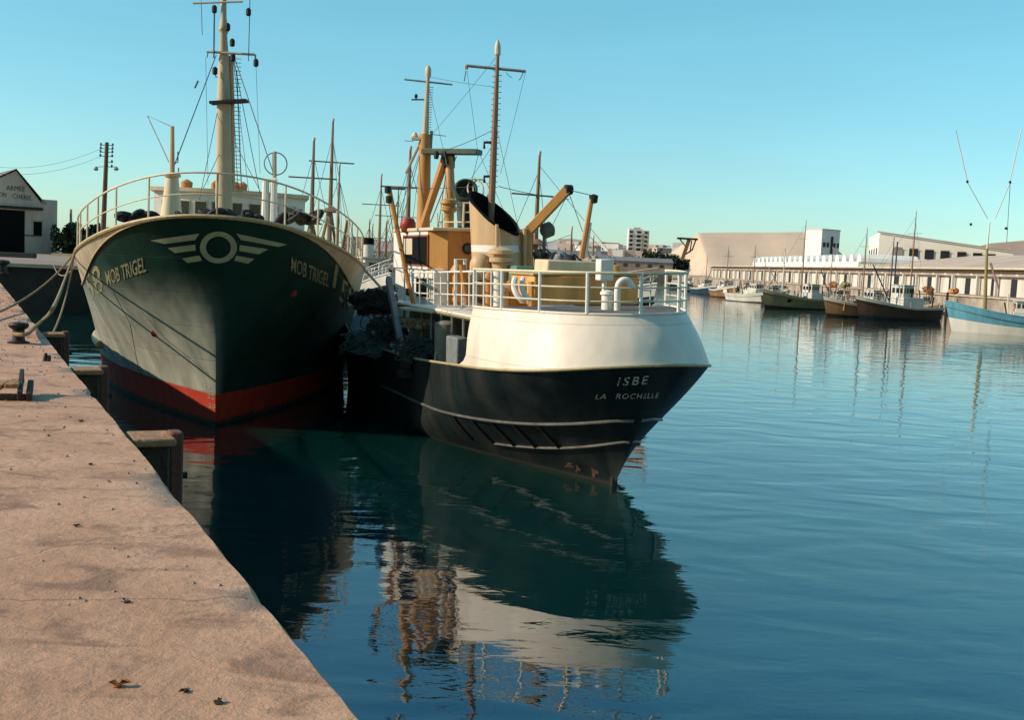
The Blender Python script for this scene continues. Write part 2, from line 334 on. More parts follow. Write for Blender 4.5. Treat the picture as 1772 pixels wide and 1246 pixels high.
# ------------------------------------------------------------------ quays and ground
def concrete():
    m = bpy.data.materials.new('quay_concrete'); m.use_nodes = True; nt = m.node_tree; L = nt.links.new
    b = nt.nodes['Principled BSDF']; b.inputs['Roughness'].default_value = 0.85; b.inputs['Specular IOR Level'].default_value = 0.2
    tc = _n(nt, 'ShaderNodeTexCoord')
    def noise(s, d=6, r=0.6, dist=0.0, sc3=None):
        n = _n(nt, 'ShaderNodeTexNoise'); n.inputs['Scale'].default_value = s; n.inputs['Detail'].default_value = d; n.inputs['Roughness'].default_value = r; n.inputs['Distortion'].default_value = dist
        if sc3:
            mp = _n(nt, 'ShaderNodeMapping'); mp.inputs['Scale'].default_value = sc3; mp.inputs['Rotation'].default_value = (0, 0, 0.3); L(tc.outputs['Object'], mp.inputs['Vector']); L(mp.outputs[0], n.inputs['Vector'])
        else: L(tc.outputs['Object'], n.inputs['Vector'])
        return n.outputs[0]
    base = _n(nt, 'ShaderNodeValToRGB'); base.color_ramp.elements[0].position = 0.3; base.color_ramp.elements[0].color = (0.44, 0.225, 0.125, 1)
    base.color_ramp.elements[1].position = 0.72; base.color_ramp.elements[1].color = (0.64, 0.355, 0.215, 1); L(noise(0.9, 9, 0.65, 0.4), base.inputs[0])
    def rng(x, a, b_, c=0.0, d=1.0):
        r = _n(nt, 'ShaderNodeMapRange'); r.inputs[1].default_value = a; r.inputs[2].default_value = b_; r.inputs[3].default_value = c; r.inputs[4].default_value = d; L(x, r.inputs[0]); return r.outputs[0]
    def mix(f, x, c, mode='MIX'):
        n = _n(nt, 'ShaderNodeMix', data_type='RGBA', blend_type=mode)
        if isinstance(f, float): n.inputs[0].default_value = f
        else: L(f, n.inputs[0])
        L(x, n.inputs[6])
        if isinstance(c, tuple): n.inputs[7].default_value = c
        else: L(c, n.inputs[7])
        return n.outputs[2]
    col = base.outputs[0]
    col = mix(rng(noise(1.9, 5, 0.6, 0.8, (1, 1.6, 1)), 0.52, 0.64, 0, 0.62), col, (0.19, 0.105, 0.06, 1))      # oil and damp stains
    col = mix(rng(noise(0.5, 4, 0.5), 0.52, 0.7, 0, 0.55), col, (0.66, 0.41, 0.265, 1))                           # worn pale areas
    col = mix(rng(noise(34, 4, 0.7), 0.62, 0.72, 0, 0.55), col, (0.14, 0.09, 0.06, 1))                            # grit
    col = mix(rng(noise(60, 3, 0.7), 0.66, 0.74, 0, 0.5), col, (0.62, 0.50, 0.40, 1))
    # cracks: thin bands of a distorted voronoi edge
    vo = _n(nt, 'ShaderNodeTexVoronoi', feature='DISTANCE_TO_EDGE'); vo.inputs['Scale'].default_value = 0.28
    mpv = _n(nt, 'ShaderNodeMapping'); mpv.inputs['Rotation'].default_value = (0, 0, 0.45)
    nd = _n(nt, 'ShaderNodeTexNoise'); nd.inputs['Scale'].default_value = 2.0; nd.inputs['Detail'].default_value = 5; L(tc.outputs['Object'], nd.inputs['Vector'])
    ad = _n(nt, 'ShaderNodeVectorMath', operation='MULTIPLY_ADD'); ad.inputs[1].default_value = (0.5, 0.5, 0); L(nd.outputs['Color'], ad.inputs[0]); L(tc.outputs['Object'], ad.inputs[2])
    L(ad.outputs[0], mpv.inputs['Vector']); L(mpv.outputs[0], vo.inputs['Vector'])
    crack = rng(vo.outputs[0], 0.0, 0.003, 0.18, 0.0)
    col = mix(crack, col, (0.09, 0.055, 0.035, 1))
    mj = _n(nt, 'ShaderNodeMapping'); mj.inputs['Rotation'].default_value = (0, 0, -0.05); L(ad.outputs[0], mj.inputs['Vector'])
    bj = _n(nt, 'ShaderNodeTexBrick'); bj.offset = 0.37; bj.inputs['Scale'].default_value = 1.0; bj.inputs['Mortar Size'].default_value = 0.010; bj.inputs['Mortar Smooth'].default_value = 0.4; bj.inputs['Brick Width'].default_value = 30; bj.inputs['Row Height'].default_value = 5.2
    L(mj.outputs[0], bj.inputs['Vector'])
    jf = rng(bj.outputs['Fac'], 0.0, 1.0, 0.0, 0.5); col = mix(jf, col, (0.12, 0.075, 0.045, 1))
    L(col, b.inputs['Base Color'])
    bp = _n(nt, 'ShaderNodeBump'); bp.inputs['Strength'].default_value = 0.8; bp.inputs['Distance'].default_value = 0.035
    ad2 = _n(nt, 'ShaderNodeMath', operation='ADD'); L(noise(9, 8, 0.7), ad2.inputs[0]); L(noise(1.6, 3), ad2.inputs[1])
    sb = _n(nt, 'ShaderNodeMath', operation='SUBTRACT'); L(ad2.outputs[0], sb.inputs[0]); L(crack, sb.inputs[1])
    L(sb.outputs[0], bp.inputs['Height']); L(bp.outputs[0], b.inputs['Normal'])
    return m
conc = concrete()
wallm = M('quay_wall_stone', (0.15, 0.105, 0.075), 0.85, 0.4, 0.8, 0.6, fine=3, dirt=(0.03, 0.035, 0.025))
landm = M('dusty_ground', (0.34, 0.235, 0.165), 0.9, 0.3, 0.06, 0.2, fine=1.0, dirt=(0.25, 0.17, 0.12))
Q = 3.4
e0 = G(640, 1246, Q); e1 = G(18, 508, Q)
ed = (e1 - e0); ed.z = 0; ed.normalize()
en = Vector((ed.y, -ed.x, 0))                 # towards the water
S0, S1 = -16.0, (41.0 - e0.y) / ed.y
def edge(s): return e0 + ed * s
rq = random.Random(3)
rows_top = []
N = 520
offs = []
val = 0
for i in range(N + 1):
    val = val * 0.8 + rq.uniform(-1, 1) * 0.0045
    chip = 0
    offs.append(val)
for _ in range(16):
    c0 = rq.randint(60, N - 1); ww = rq.randint(2, 6); dp = rq.uniform(0.01, 0.045)
    for i in range(max(0, c0 - ww), min(N, c0 + ww)): offs[i] -= dp * (1 - abs(i - c0) / ww)
ns = [0.0, 0.035, 0.25, 0.8, 2.0, 5.0, 12.0, 80.0]
rows = []
for j, d in enumerate([None, None] + ns[1:]):
    r = []
    for i in range(N + 1):
        s = S0 + (S1 - S0) * i / N
        p = edge(s) + en * offs[i]
        if j == 0: q = p + Vector((0, 0, -Q - 1.5)) + en * 0.0
        elif j == 1: q = p + Vector((0, 0, -0.045 + 0.2 * min(0, offs[i])))
        else: q = p - en * (d + (0.6 * max(0, -offs[i]) if d < 0.1 else 0)) + (Vector((0, 0, 0)))
        r.append(q)
    rows.append(r)
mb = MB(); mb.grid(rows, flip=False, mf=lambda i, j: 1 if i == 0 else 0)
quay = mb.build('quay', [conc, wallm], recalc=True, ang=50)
tag(quay, kind='structure', label='worn pinkish concrete quay in the foreground')
# main land: behind the basin, with its walls
shore = [(-46, 41), (-46, 75), (-23, 79), (-22, 116), (-10, 118.5), (7, 120), (9, 300), (12, 505), (60, 540), (77, 545), (74, 300), (72, 100), (70, -60)]
land = [(-1500, 41)] + shore + [(1500, -60), (1500, 5000), (-1500, 5000)]
mb = MB(); mb.add([(x, y, Q - 0.004) for x, y in land], [tuple(range(len(land)))])
wl = [(x, y, z) for x, y in shore for z in (-1.5, Q - 0.004)]
mb.add(wl, [(2 * i, 2 * i + 2, 2 * i + 3, 2 * i + 1) for i in range(len(shore) - 1)], 1); mb.m[-(len(shore) - 1):-(len(shore) - 5)] = [2, 2, 2, 2]  # left basin walls: darker copy, their shade painted into the colour
tag(mb.build('ground', [landm, M('far_quay_wall', (0.42, 0.33, 0.24), 0.8, 0.35, 0.5, 0.3, fine=1.5, dirt=(0.16, 0.12, 0.09)), M('shaded_quay_wall', (0.045, 0.035, 0.028), 0.9, 0.5, 0.5, 0.4, fine=1.5, dirt=(0.015, 0.018, 0.012))], smooth=False), kind='structure', label='dusty harbour ground behind the quay walls')
mb = MB(); ep = edge(S1); mb.add([(ep.x, ep.y, -1.5), (ep.x, ep.y, Q), (-46, 41, Q), (-46, 41, -1.5)], [(0, 1, 2, 3)])
tag(mb.build('quay_wall', wallm, smooth=False), kind='structure', label='end wall of the near quay')
# coping strip along the near far-left quay and the right quay
mb = MB()
for i in range(len(shore) - 1):
    a = Vector((*shore[i], 0)); b_ = Vector((*shore[i + 1], 0)); d = (b_ - a).normalized(); n = Vector((d.y, -d.x, 0))
    mb.bar(a + Vector((0, 0, Q - 0.10)) + n * 0.04, b_ + Vector((0, 0, Q - 0.10)) + n * 0.04, 0.5, 0.26)
tag(mb.build('kerb', M('pale_coping', (0.48, 0.36, 0.24), 0.8, 0.3, 1, 0.3), smooth=False), kind='structure', label='pale coping stones along the far quay edges')
# ------------------------------------------------------------------ green trawler (bow towards us)
class Hull:
    """half-breadth b(u, z) of a hull; u runs along the keel from the near end, v across, z up"""
    def __init__(s, o, az, B, Lz, pq, us, zmax, uend, zr, tail, heel=0.0):
        s.o = Vector((o.x, o.y, 0)); s.az = az; s.B = B; s.Lz = Lz; s.pq = pq; s.us = us; s.zmax = zmax; s.uend = uend; s.zr = zr; s.tail = tail
        s.a = Vector((math.sin(az), math.cos(az), 0)); s.r = Vector((math.cos(az), -math.sin(az), 0)) * math.cos(heel) + Vector((0, 0, math.sin(heel))); s.k = s.r.cross(s.a); s.heel = heel
    def b(s, u, z):
        t = (u - s.us(z)) / s.Lz(z)
        p, q = s.pq(z)
        w = 1.0 if t >= 1 else (0.0 if t <= 0 else (1 - (1 - t) ** p) ** (1 / q))
        return s.B(z) * w * s.tail(u)
    def ufor(s, v, z):                 # u on the near half of the hull where the half-breadth is |v|
        p, q = s.pq(z); x = min(0.9999, abs(v) / s.B(z)); t = 1 - (1 - x ** q) ** (1 / p)
        return s.us(z) + t * s.Lz(z)
    def local(s, P): d = Vector(P) - s.o; return Vector((d.dot(s.r), d.dot(s.a), d.dot(s.k)))
    def world(s, v, u, z): return s.o + s.r * v + s.a * u + s.k * z
    def hit(s, px, py):                # as hit0, but a point just off the outline slides back onto it
        h = s.hit0(px, py); k = 0
        while h is None and k < 60:
            k += 1; px += s.inward * (1 if px < s.mid else -1) * 2; h = s.hit0(px, py)
        return h
    inward = 1; mid = 378
    def hit0(s, px, py):               # where the sight line through a photo point meets the shell, in ship axes
        d = ray(px, py); e = Vector((0, 0, EYE)); lo = None
        t = 10.0
        while t < 80:
            L_ = s.local(e + d * t)
            if L_.y > s.us(L_.z) and abs(L_.x) < s.b(L_.y, L_.z):
                a, b_ = t - 0.1, t
                for _ in range(20):
                    mm = (a + b_) / 2; l2 = s.local(e + d * mm)
                    if l2.y > s.us(l2.z) and abs(l2.x) < s.b(l2.y, l2.z): b_ = mm
                    else: a = mm
                return s.local(e + d * a)
            t += 0.1
        return None
    def P(s, px, py, dY):              # photo point at a depth, in ship axes
        return s.local(W(px, py, dY))

g0 = G(372, 737, 0)
def g_us(z): z = max(z, -0.5); return -(0.25 * z + 0.045 * z * abs(z))
def g_k(z): return smooth(max(0, z) / 5.8)
GZR = lambda u: 5.83 - 1.95 * (1 - math.exp(-max(0, u + 3.0) / 9.0))
GH = Hull(g0, math.radians(-13.6), lambda z: 4.95 - 0.1 * (1 - g_k(z)) , lambda z: 15.5 - 4.3 * g_k(z),
          lambda z: (1.75 + 0.35 * g_k(z), 1.0 + 1.15 * (max(0, z) / 5.83) ** 2.0), g_us, 5.83, 34, GZR,
          lambda u: 1.0 if u < 22 else max(0.25, 1 - ((u - 22) / 14) ** 2 * 0.7))
TR = thing('trawler', 'large dark green trawler moored bow-on with a winged ring emblem on its bow', 'trawler', GH.o, -GH.az)
def gband(u, k):                       # knuckle between green shell and cream bulwark
    t = u + 3.0
    return GZR(u) - 0.01 - 0.85 * smooth((t - 0.2) / 9.5)
SN = 70
def stations(H, zfun, side, n=SN, uend=None):
    """a line of points on the shell at height zfun(u) from the stem aft"""
    ue = uend if uend is not None else H.uend
    # start where the stem meets zfun
    u0 = H.us(H.zmax)
    for _ in range(30): u0 = H.us(zfun(u0))
    out = []
    for i in range(n + 1):
        t = (i / n) ** 2.2
        u = u0 + (ue - u0) * t; z = zfun(u)
        out.append(Vector((side * H.b(u, z), u, z)))
    return out
def shell(H, bands, mats, parent, name='hull', n=SN):
    """bands: list of (lower z function, upper z function, rows, material index)"""
    mb = MB()
    for (zl, zh, nr, mi) in bands:
        for side in (-1, 1):
            rows = []
            for r in range(nr + 1):
                f = r / nr
                rows.append(stations(H, lambda u: zl(u) * (1 - f) + zh(u) * f, side, n))
            mb.grid(rows, mi=mi, flip=side < 0)
    return mb.build(name, mats, parent, recalc=True, ang=40)
zred = lambda u: 0.93 + 0.004 * u
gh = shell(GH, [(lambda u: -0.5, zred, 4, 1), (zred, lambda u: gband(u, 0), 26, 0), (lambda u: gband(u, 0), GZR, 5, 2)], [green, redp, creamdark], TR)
mb = MB()
rowsL = [Vector((-max(0.0, GH.b(max(p.y, GH.us(p.z - 1.0) + 0.2), p.z - 1.0) - 0.13), max(p.y, GH.us(p.z - 1.0) + 0.2), p.z - 1.0)) for p in stations(GH, GZR, -1)]; rowsR = [Vector((-p.x, p.y, p.z)) for p in rowsL]
mb.grid([rowsL, rowsR]); mb.build('deck', greydeck, TR, smooth=False)
mb = MB()
for side in (-1, 1): mb.tube(stations(GH, lambda u: GZR(u) + 0.02, side), 0.055, 6)
mb.build('rail_cap', yellow, TR)
mb = MB()
for side in (-1, 1): mb.tube([p + Vector((side * 0.02, -0.01, 0)) for p in stations(GH, lambda u: gband(u, 0) , side, 60, 24)], 0.03, 5)
mb.build('knuckle_strip', yellow, TR)
# inner face of the bulwark
def inner(H, p, dz, side):
    z = p.z - dz; u = max(p.y + 0.1, H.us(z) + 0.25); return Vector((side * max(0.0, H.b(u, z) - 0.12), u, z))
mb = MB()
for side in (-1, 1):
    a = stations(GH, GZR, side); mb.grid([[inner(GH, p, 0.0, side) for p in a], [inner(GH, p, 0.5, side) for p in a], [inner(GH, p, 1.05, side) for p in a]], flip=side > 0)
mb.build('bulwark_lining', cream, TR)
# rubbing strakes, their forward ends showing on both bows
for side in (-1, 1):
    pts = []
    for i in range(30):
        u = 9.2 + i * 0.6; z = 1.45 + 0.01 * i
        pts.append(Vector((side * (GH.b(u, z) + 0.06), u, z)))
    mb = MB(); mb.tube(pts, 0.15, 10); mb.build('rubbing_strake', yellow, TR)
# emblem: ring and six feather bars laid on the flare
def on_hull(H, px, py): 
    h = H.hit(px, py); return h
def decal(H, quad_pts, parent, mat, mb=None, off=0.025, sub=8):
    """a four cornered patch given by photo corners, dropped on the shell and lifted a little"""
    c = [H.hit(*q) for q in quad_pts]
    m_ = mb or MB(); rows = []
    for i in range(sub + 1):
        r = []
        for j in range(sub + 1):
            f, g = i / sub, j / sub
            p = (c[0] * (1 - g) + c[1] * g) * (1 - f) + (c[3] * (1 - g) + c[2] * g) * f
            sd = -1 if p.x < 0 else 1
            r.append(Vector((p.x, H.ufor(p.x, p.z) - off, p.z)))
        rows.append(r)
    m_.grid(rows); return m_
ringc = GH.hit(378, 428); 
mb = MB(); rows = []
Rv0, Rv1 = 0.33, 0.50
cz = ringc.z; cx = ringc.x
rr = []
for (rx, ry) in ((21.5, 19.0), (32, 27.5)):
    r = []
    for k in range(49):
        a = 2 * PI * k / 48
        h = GH.hit(378 + rx * math.cos(a), 428 + ry * math.sin(a)); r.append(Vector((h.x, h.y - 0.03, h.z)))
    rr.append(r)
mid = [Vector(((a.x + b_.x) / 2, GH.ufor((a.x + b_.x) / 2, (a.z + b_.z) / 2) - 0.03, (a.z + b_.z) / 2)) for a, b_ in zip(*rr)]
mb.grid([rr[0], mid, rr[1]])
bars = [[(260, 416), (345, 404), (338, 415), (285, 422)], [(290, 429), (338, 423), (339, 433), (303, 438)], [(315, 447), (345, 442), (350, 451), (325, 455)],
        [(497, 423), (409, 404), (417, 415), (482, 427)], [(464, 431), (415, 424), (414, 434), (448, 440)], [(440, 448), (409, 442), (405, 451), (429, 456)]]
for q in bars: decal(GH, q, TR, emblem, mb)
mb.build('winged_ring_emblem', emblem, TR, recalc=True)
def hull_text(H, s, p0, p1, ht, parent, mat, name, slant=0.0, size_off=0.012, spacing=1.0):
    """lettering along the line p0->p1 (photo points on the shell), ht metres tall"""
    a, b_ = H.hit(*p0), H.hit(*p1); vs, fs, asp = text_data(s, 1.0, size_off, spacing)
    out = []
    for (x, y) in vs:
        v = a.x + (b_.x - a.x) * x; z = a.z + (b_.z - a.z) * x + y * ht
        ax = slant * y * ht
        out.append(Vector((v + ax, H.ufor(v + ax, z) - 0.03, z)))
    mb = MB(); mb.add(out, fs); return mb.build(name, mat, parent, smooth=False)
hull_text(GH, 'MOB TRIGEL', (186, 494), (253, 470), 0.42, TR, letterg, 'name_lettering')
hull_text(GH, 'MOB TRIGEL', (503, 470), (568, 497), 0.42, TR, letterg, 'name_lettering')
hull_text(GH, '58', (157, 520), (180, 503), 0.85, TR, letterg, 'number_lettering')
hull_text(GH, 'I', (575, 497), (580, 499), 0.75, TR, letterg, 'number_lettering')
hull_text(GH, '58', (586, 520), (608, 532), 0.75, TR, letterg, 'number_lettering')
# hawse rust spots, welding seams
for (px, py) in ((507, 507), (268, 577)):
    h = GH.hit(px, py); mb = MB(); mb.lathe((h.x, h.y - 0.02, h.z), [(0.10, -0.02), (0.11, 0.0), (0.0, 0.02)], 10, rot=Matrix.Rotation(PI / 2, 3, 'X')); mb.build('drain_spot', redbuoy, TR)
mb = MB()
for pts in (((246, 540), (285, 585), (372, 655)), ((196, 505), (225, 560), (240, 640), (258, 668))):
    P_ = []
    for i in range(len(pts) - 1):
        for k in range(8):
            f = k / 8; h = GH.hit(pts[i][0] * (1 - f) + pts[i + 1][0] * f, pts[i][1] * (1 - f) + pts[i + 1][1] * f)
            if h: P_.append(Vector((h.x, h.y - 0.005, h.z)))
    mb.tube(P_, 0.008, 5)
mb.build('weld_seam', M('seam_paint', (.03, .045, .035)), TR)
# draught marks at the stem
vs, fs, asp = text_data('24')
for k, (px, py) in enumerate(((352, 668), (359, 684), (361, 700))):
    h = GH.hit(px, py)
    if h:
        vs, fs, asp = text_data(str(24 - 2 * k)); mb = MB(); out = []
        for (x, y) in vs:
            v = h.x + x * 0.2; z = h.z - 0.08 + y * 0.13; out.append(Vector((v, GH.ufor(v, z) - 0.02, z)))
        mb.add(out, fs); mb.build('draught_mark', letterg if k else letter, TR, smooth=False)
# railing round the forecastle
mb = MB(); 
def rail_line(side, h, ue=7.6): return [Vector((p.x * 0.985, p.y + 0.08, p.z + h)) for p in stations(GH, GZR, side, 40, ue)]
for h, r in ((1.12, 0.027), (0.58, 0.018)):
    for side in (-1, 1):
        l = rail_line(side, h); 
        if h > 1: l += [l[-1] + Vector((side * -0.0, 0.25, -0.25)), l[-1] + Vector((0, 0.3, -1.1))]
        mb.tube(l, r, 6)
for side in (-1, 1):
    l = rail_line(side, 0); l2 = rail_line(side, 1.12)
    for i in (0, 12, 19, 24, 28, 32, 36, 40):
        mb.tube([l[i], l2[i]], 0.028, 6)
mb.build('railing', cream, TR)
# wheelhouse
def gp(px, py, d): return GH.P(px, py, d)
WY = 46.0
a_ = gp(268, 400, WY); c_ = gp(528, 400, WY)
x0, x1 = a_.x, c_.x; uW = (a_.y + c_.y) / 2
ztop = W(400, 337, WY).z; zb = 3.6
mb = MB(); n = 16
poly = []
for k in range(n + 1):
    t = k / n; x = x0 + (x1 - x0) * t; poly.append((x, uW - 0.9 * (1 - (2 * t - 1) ** 2)))
poly += [(x1, uW + 4.5), (x0, uW + 4.5)]
mb.prism(poly, zb, ztop)
WHo = mb.build('wheelhouse', white, TR, ang=30)
mb = MB(); rp = [((x - (x0 + x1) / 2) * 1.05 + (x0 + x1) / 2, (y - uW) * 1.05 + uW - 0.12) for x, y in poly]
mb.prism(rp, ztop + 0.003, ztop + 0.16); mb.build('wheelhouse_roof', cream, TR)
for i, t in enumerate((0.07, 0.18, 0.29, 0.40, 0.52, 0.64, 0.76, 0.88)):
    x = x0 + (x1 - x0) * (t + 0.02); y = uW - 0.9 * (1 - (2 * (t + 0.02) - 1) ** 2); sl = math.atan2(-0.9 * -2 * (2 * t - 1) * 2, (x1 - x0))
    mb = MB(); mb.box((x, y - 0.0, ztop - 0.62), (0.52, 0.08, 0.56), rz=sl); fr = mb.build('window', cream, TR, smooth=False)
    mb = MB(); mb.box((x, y - 0.012, ztop - 0.62), (0.44, 0.08, 0.48), rz=sl); mb.build('pane', glass, fr, smooth=False)
for px, py, r in ((323, 327, 0.22), (372, 330, 0.15), (408, 328, 0.2), (420, 330, 0.17)):
    mb = MB(); p = gp(px, py, 45.6); p.z = ztop + 0.16; mb.lathe(p, [(r, 0), (r * 1.1, 0.25), (r * 0.6, 0.32), (0.02, 0.38)], 12); mb.build('roof_vent', brown, TR)
# house behind and funnel so that the ship is whole from the side
mb = MB(); mb.box((0, uW + 6.5, 4.6), (5.2, 5.0, 2.6)); mb.build('deckhouse', white, TR, bevel=0.04)
# main mast
MY = 40.0
mbp = gp(391, 345, MY); mtp = gp(387, -60, MY)
mb = MB(); base = Vector((mbp.x, mbp.y, 4.0)); top = Vector((mtp.x, mbp.y, mtp.z))
def mast_at(z): t = (z - base.z) / (top.z - base.z); return base.lerp(top, t)
zz = lambda py: W(390, py, MY).z
prof = [(4.0, .30), (zz(330), .30), (zz(180), .245), (zz(100), .18), (zz(60), .12), (zz(52), .19), (zz(40), .13), (zz(30), .10), (zz(0), .10), (zz(-60), .08)]
mb.tube([mast_at(z) for z, r in prof], [r for z, r in prof], 16)
mast = mb.build('mast', creamdark, TR)
mb = MB(); mb.tube([mast_at(zz(330)) + Vector((0.30, 0.1, 0)), mast_at(zz(170)) + Vector((0.28, 0.1, 0)), mast_at(zz(95)) + Vector((0.24, 0.1, 0))], 0.09, 8); mb.build('mast_pipe', tanm, mast)
mb = MB(); mb.bar(gp(365, 178, MY - .3), gp(428, 174, MY - .3), 0.5, 0.09); mb.build('mast_platform', dark, mast)
mb = MB(); mb.tube([gp(358, 89, MY - .25), gp(441, 94, MY - .25)], 0.045, 6); mb.build('crosstree', creamdark, mast)
mb = MB(); mb.tube([gp(334, 5, MY - .2), gp(420, 2, MY - .2)], 0.035, 6); mb.build('crosstree', creamdark, mast)
mb = MB()
mb.tube([gp(370, 100, MY - .3), gp(371, 12, MY - .3)], 0.03, 6); mb.tube([gp(430, 105, MY - .3), gp(433, -20, MY - .3)], 0.015, 5)
mb.tube([gp(360, 90, MY), gp(358, 99, MY)], .02, 5); mb.tube([gp(442, 94, MY), gp(441, 112, MY)], .03, 5)
mb.tube([gp(383, 134, MY), gp(373, 132, MY), gp(372, 124, MY)], .02, 5)
mb.build('aerial', wire, mast)
for px, py in ((371, 15), (372, 122), (402, 73), (403, 99), (430, 20), (394, 46), (443, 108)):
    p = gp(px, py, MY - .35); mb = MB(); mb.lathe(p, [(.05, -.14), (.09, -.1), (.09, .08), (.04, .14)], 10); mb.build('mast_lamp', dark, mast)
mb = MB()
for k in range(34):
    z = zz(330) + (zz(100) - zz(330)) * k / 33; q = mast_at(z); mb.tube([q + Vector((.36, -.05, 0)), q + Vector((.60, -.05, 0))], .012, 4)
q0, q1 = mast_at(zz(330)), mast_at(zz(120))
mb.tube([q0 + Vector((.62, -.05, 0)), q1 + Vector((.45, -.05, 0))], .018, 4); mb.build('mast_ladder', steel, mast)
mb = MB()
for a, b_, da, db, r in (((374, 95), (300, 290), MY, 33.5, .018), ((406, 100), (480, 320), MY, 34, .018), ((405, 105), (450, 335), MY, 40, .012), ((379, 180), (345, 345), MY, 38, .012),
                      ((404, 180), (412, 330), MY, 44, .012), ((356, 99), (360, 320), MY, 42, .007), ((443, 112), (450, 300), MY, 42, .007), ((348, 0), (350, 60), MY, MY, .012), ((408, 250), (450, 330), MY, 36, .014), ((381, 262), (352, 325), MY, 37, .012), ((404, 105), (430, 330), MY, 41, .009)):
    mb.tube([gp(*a, da), gp(*b_, db)], r, 4)
mb.build('rigging_wire', wire, TR)
mb = MB(); mb.tube([gp(337, 152, MY), gp(343, 139, MY)], .035, 6); mb.build('insulator', wire, TR)
# kingposts on the forecastle
KY = 33.0
b0 = gp(296, 395, KY); t0 = gp(298, 306, KY)
mb = MB(); mb.tube([b0, t0], [.36, .18], 12); mb.lathe(t0, [(.24, 0), (.26, .06), (.2, .12)], 14); mb.build('kingpost', cream, TR)
mb = MB(); mb.tube([t0, gp(298, 218, KY)], [.075, .06], 8); mb.build('post_pole', tanm, TR)
mb = MB(); mb.tube([gp(298, 219, KY), gp(255, 200, KY), gp(292, 280, KY)], .022, 5); mb.build('whip_bracket', white, TR)
mb = MB(); mb.tube([gp(303, 282, KY), gp(308, 280, KY), gp(308, 262, KY)], .02, 5); mb.tube([gp(303, 300, KY), gp(309, 300, KY), gp(309, 290, KY)], .02, 5); mb.build('lamp_bracket', steel, TR)
mb = MB()
for px in (459, 473): mb.tube([gp(px, 385, 34), gp(px + 1, 312, 34)], [.14, .10], 10)
mb.tube([gp(455, 312, 34), gp(479, 311, 34)], .07, 8); mb.build('kingpost', white, TR)
mb = MB(); mb.tube([gp(475, 385, 34.4), gp(475, 262, 34.4)], .065, 8)
mb.build('loop_pole', creamdark, TR)
mb = MB(); c = gp(477, 283, 34.4); mb.tube([c + Vector((.345 * math.cos(a), 0, .345 * math.sin(a))) for a in [2 * PI * k / 28 for k in range(28)]], .02, 6, closed=True); mb.build('direction_loop', steel, TR)
# windlass and chain on the foredeck
mb = MB(); c = gp(378, 368, 30.5); c.z = 5.55
mb.tube([c + Vector((-0.75, .4, 0)), c + Vector((0.75, .4, 0))], .16, 12)
for dx in (-.5, -.2, .2, .5): mb.lathe(c + Vector((dx, .4, 0)), [(.26, -.04), (.28, 0), (.26, .04)], 14, rot=Matrix.Rotation(PI / 2, 3, 'Y'))
mb.tube([c + Vector((.14 * math.cos(a) + .1, .1, .2 + .14 * math.sin(a))) for a in [2 * PI * k / 16 for k in range(16)]], .04, 6, closed=True)
mb.build('windlass', dark, TR)
for px, x_ in ((330, 0), (345, 1), (412, 0), (430, 0)):
    mb = MB(); c = gp(px, 372, 30.6); c.z = 5.5; mb.lathe(c, [(.14, -.3), (.14, .1), (.2, .12), (.2, .2)], 12); mb.build('bollard_post', dark, TR)
# mooring gear lying on the rail
def heap(px0, px1, py, Y, hgt, label, seed, mat=dark, group='dark bundles lying on the bow rail'):
    a, b_ = W(px0, py, Y), W(px1, py, Y); mb = MB(); nn = max(3, int((b_ - a).length / 0.28)); r_ = random.Random(seed)
    for i in range(nn):
        p = a.lerp(b_, (i + .5) / nn) + Vector((0, r_.uniform(-.1, .1), r_.uniform(-.05, .06)))
        rad = hgt * r_.uniform(.35, .6)
        ax = Matrix.Rotation(r_.uniform(-1, 1), 3, 'X') @ Matrix.Rotation(r_.uniform(-1, 1), 3, 'Y')
        mb.tube([p + ax @ Vector((rad * math.cos(t), rad * 0.8 * math.sin(t), 0)) for t in [2 * PI * k / 14 for k in range(14)]], rad * .33, 7, closed=True)
        mb.blob(p, (rad * .8, rad * .7, rad * .6), seed + i, 10)
    return single('rope_bundle', mb, mat, label, 'rope bundle', None)
heap(207, 270, 378, 31.2, .42, 'black rope bundle on the image-left end of the green trawler bow rail', 1)
heap(300, 345, 375, 29.6, .32, 'black rope bundle beside the tapered post on the green trawler bow', 2)
heap(350, 400, 369, 29.6, .40, 'black rope bundle in front of the thick mast on the green trawler bow', 3)
heap(480, 552, 378, 31.2, .46, 'long black rope bundle below the loop aerial on the green trawler bow', 4)
heap(425, 450, 374, 29.8, .28, 'small black rope bundle between mast and white frame on the green trawler bow', 5)
# ------------------------------------------------------------------ black-and-white trawler (stern towards us)
i0 = G(1060, 840, 0)
def i_us(z): z = max(z, -0.4); return -1.75 * (max(0, z) / 2.95) ** 0.75 if z > 0 else 0.0
def i_k(z): return smooth(max(0.0, z) / 2.9)
IZD = lambda u: 2.97 - 0.36 * (1 - math.exp(-max(0, u + 1.75) / 1.8)) - 0.3 * smooth(u / 9) + 1.3 * smooth((u - 13) / 10)
IH = Hull(i0, math.radians(-21.5), lambda z: 2.58 + 0.20 * i_k(z), lambda z: 9.5 - 6.2 * (max(0, min(z, 2.9)) / 2.9) ** 0.7,
          lambda z: (1.35 + 0.95 * i_k(z), 1.0 + 1.1 * (max(0, z) / 2.95) ** 1.3), i_us, 2.95, 24, IZD,
          lambda u: 1.0 if u < 13 else max(0.02, 1 - ((u - 13) / 11) ** 2.2), math.radians(2.0))
IH.mid = 1085
IS = thing('trawler', 'black hulled trawler with white stern housing, seen from astern, lettered ISBE LA ROCHELLE', 'trawler', IH.o, -IH.az); IS.rotation_euler = (0, -IH.heel, -IH.az)
ip = IH.P
zrd = lambda u: 0.10 + 0.0 * u
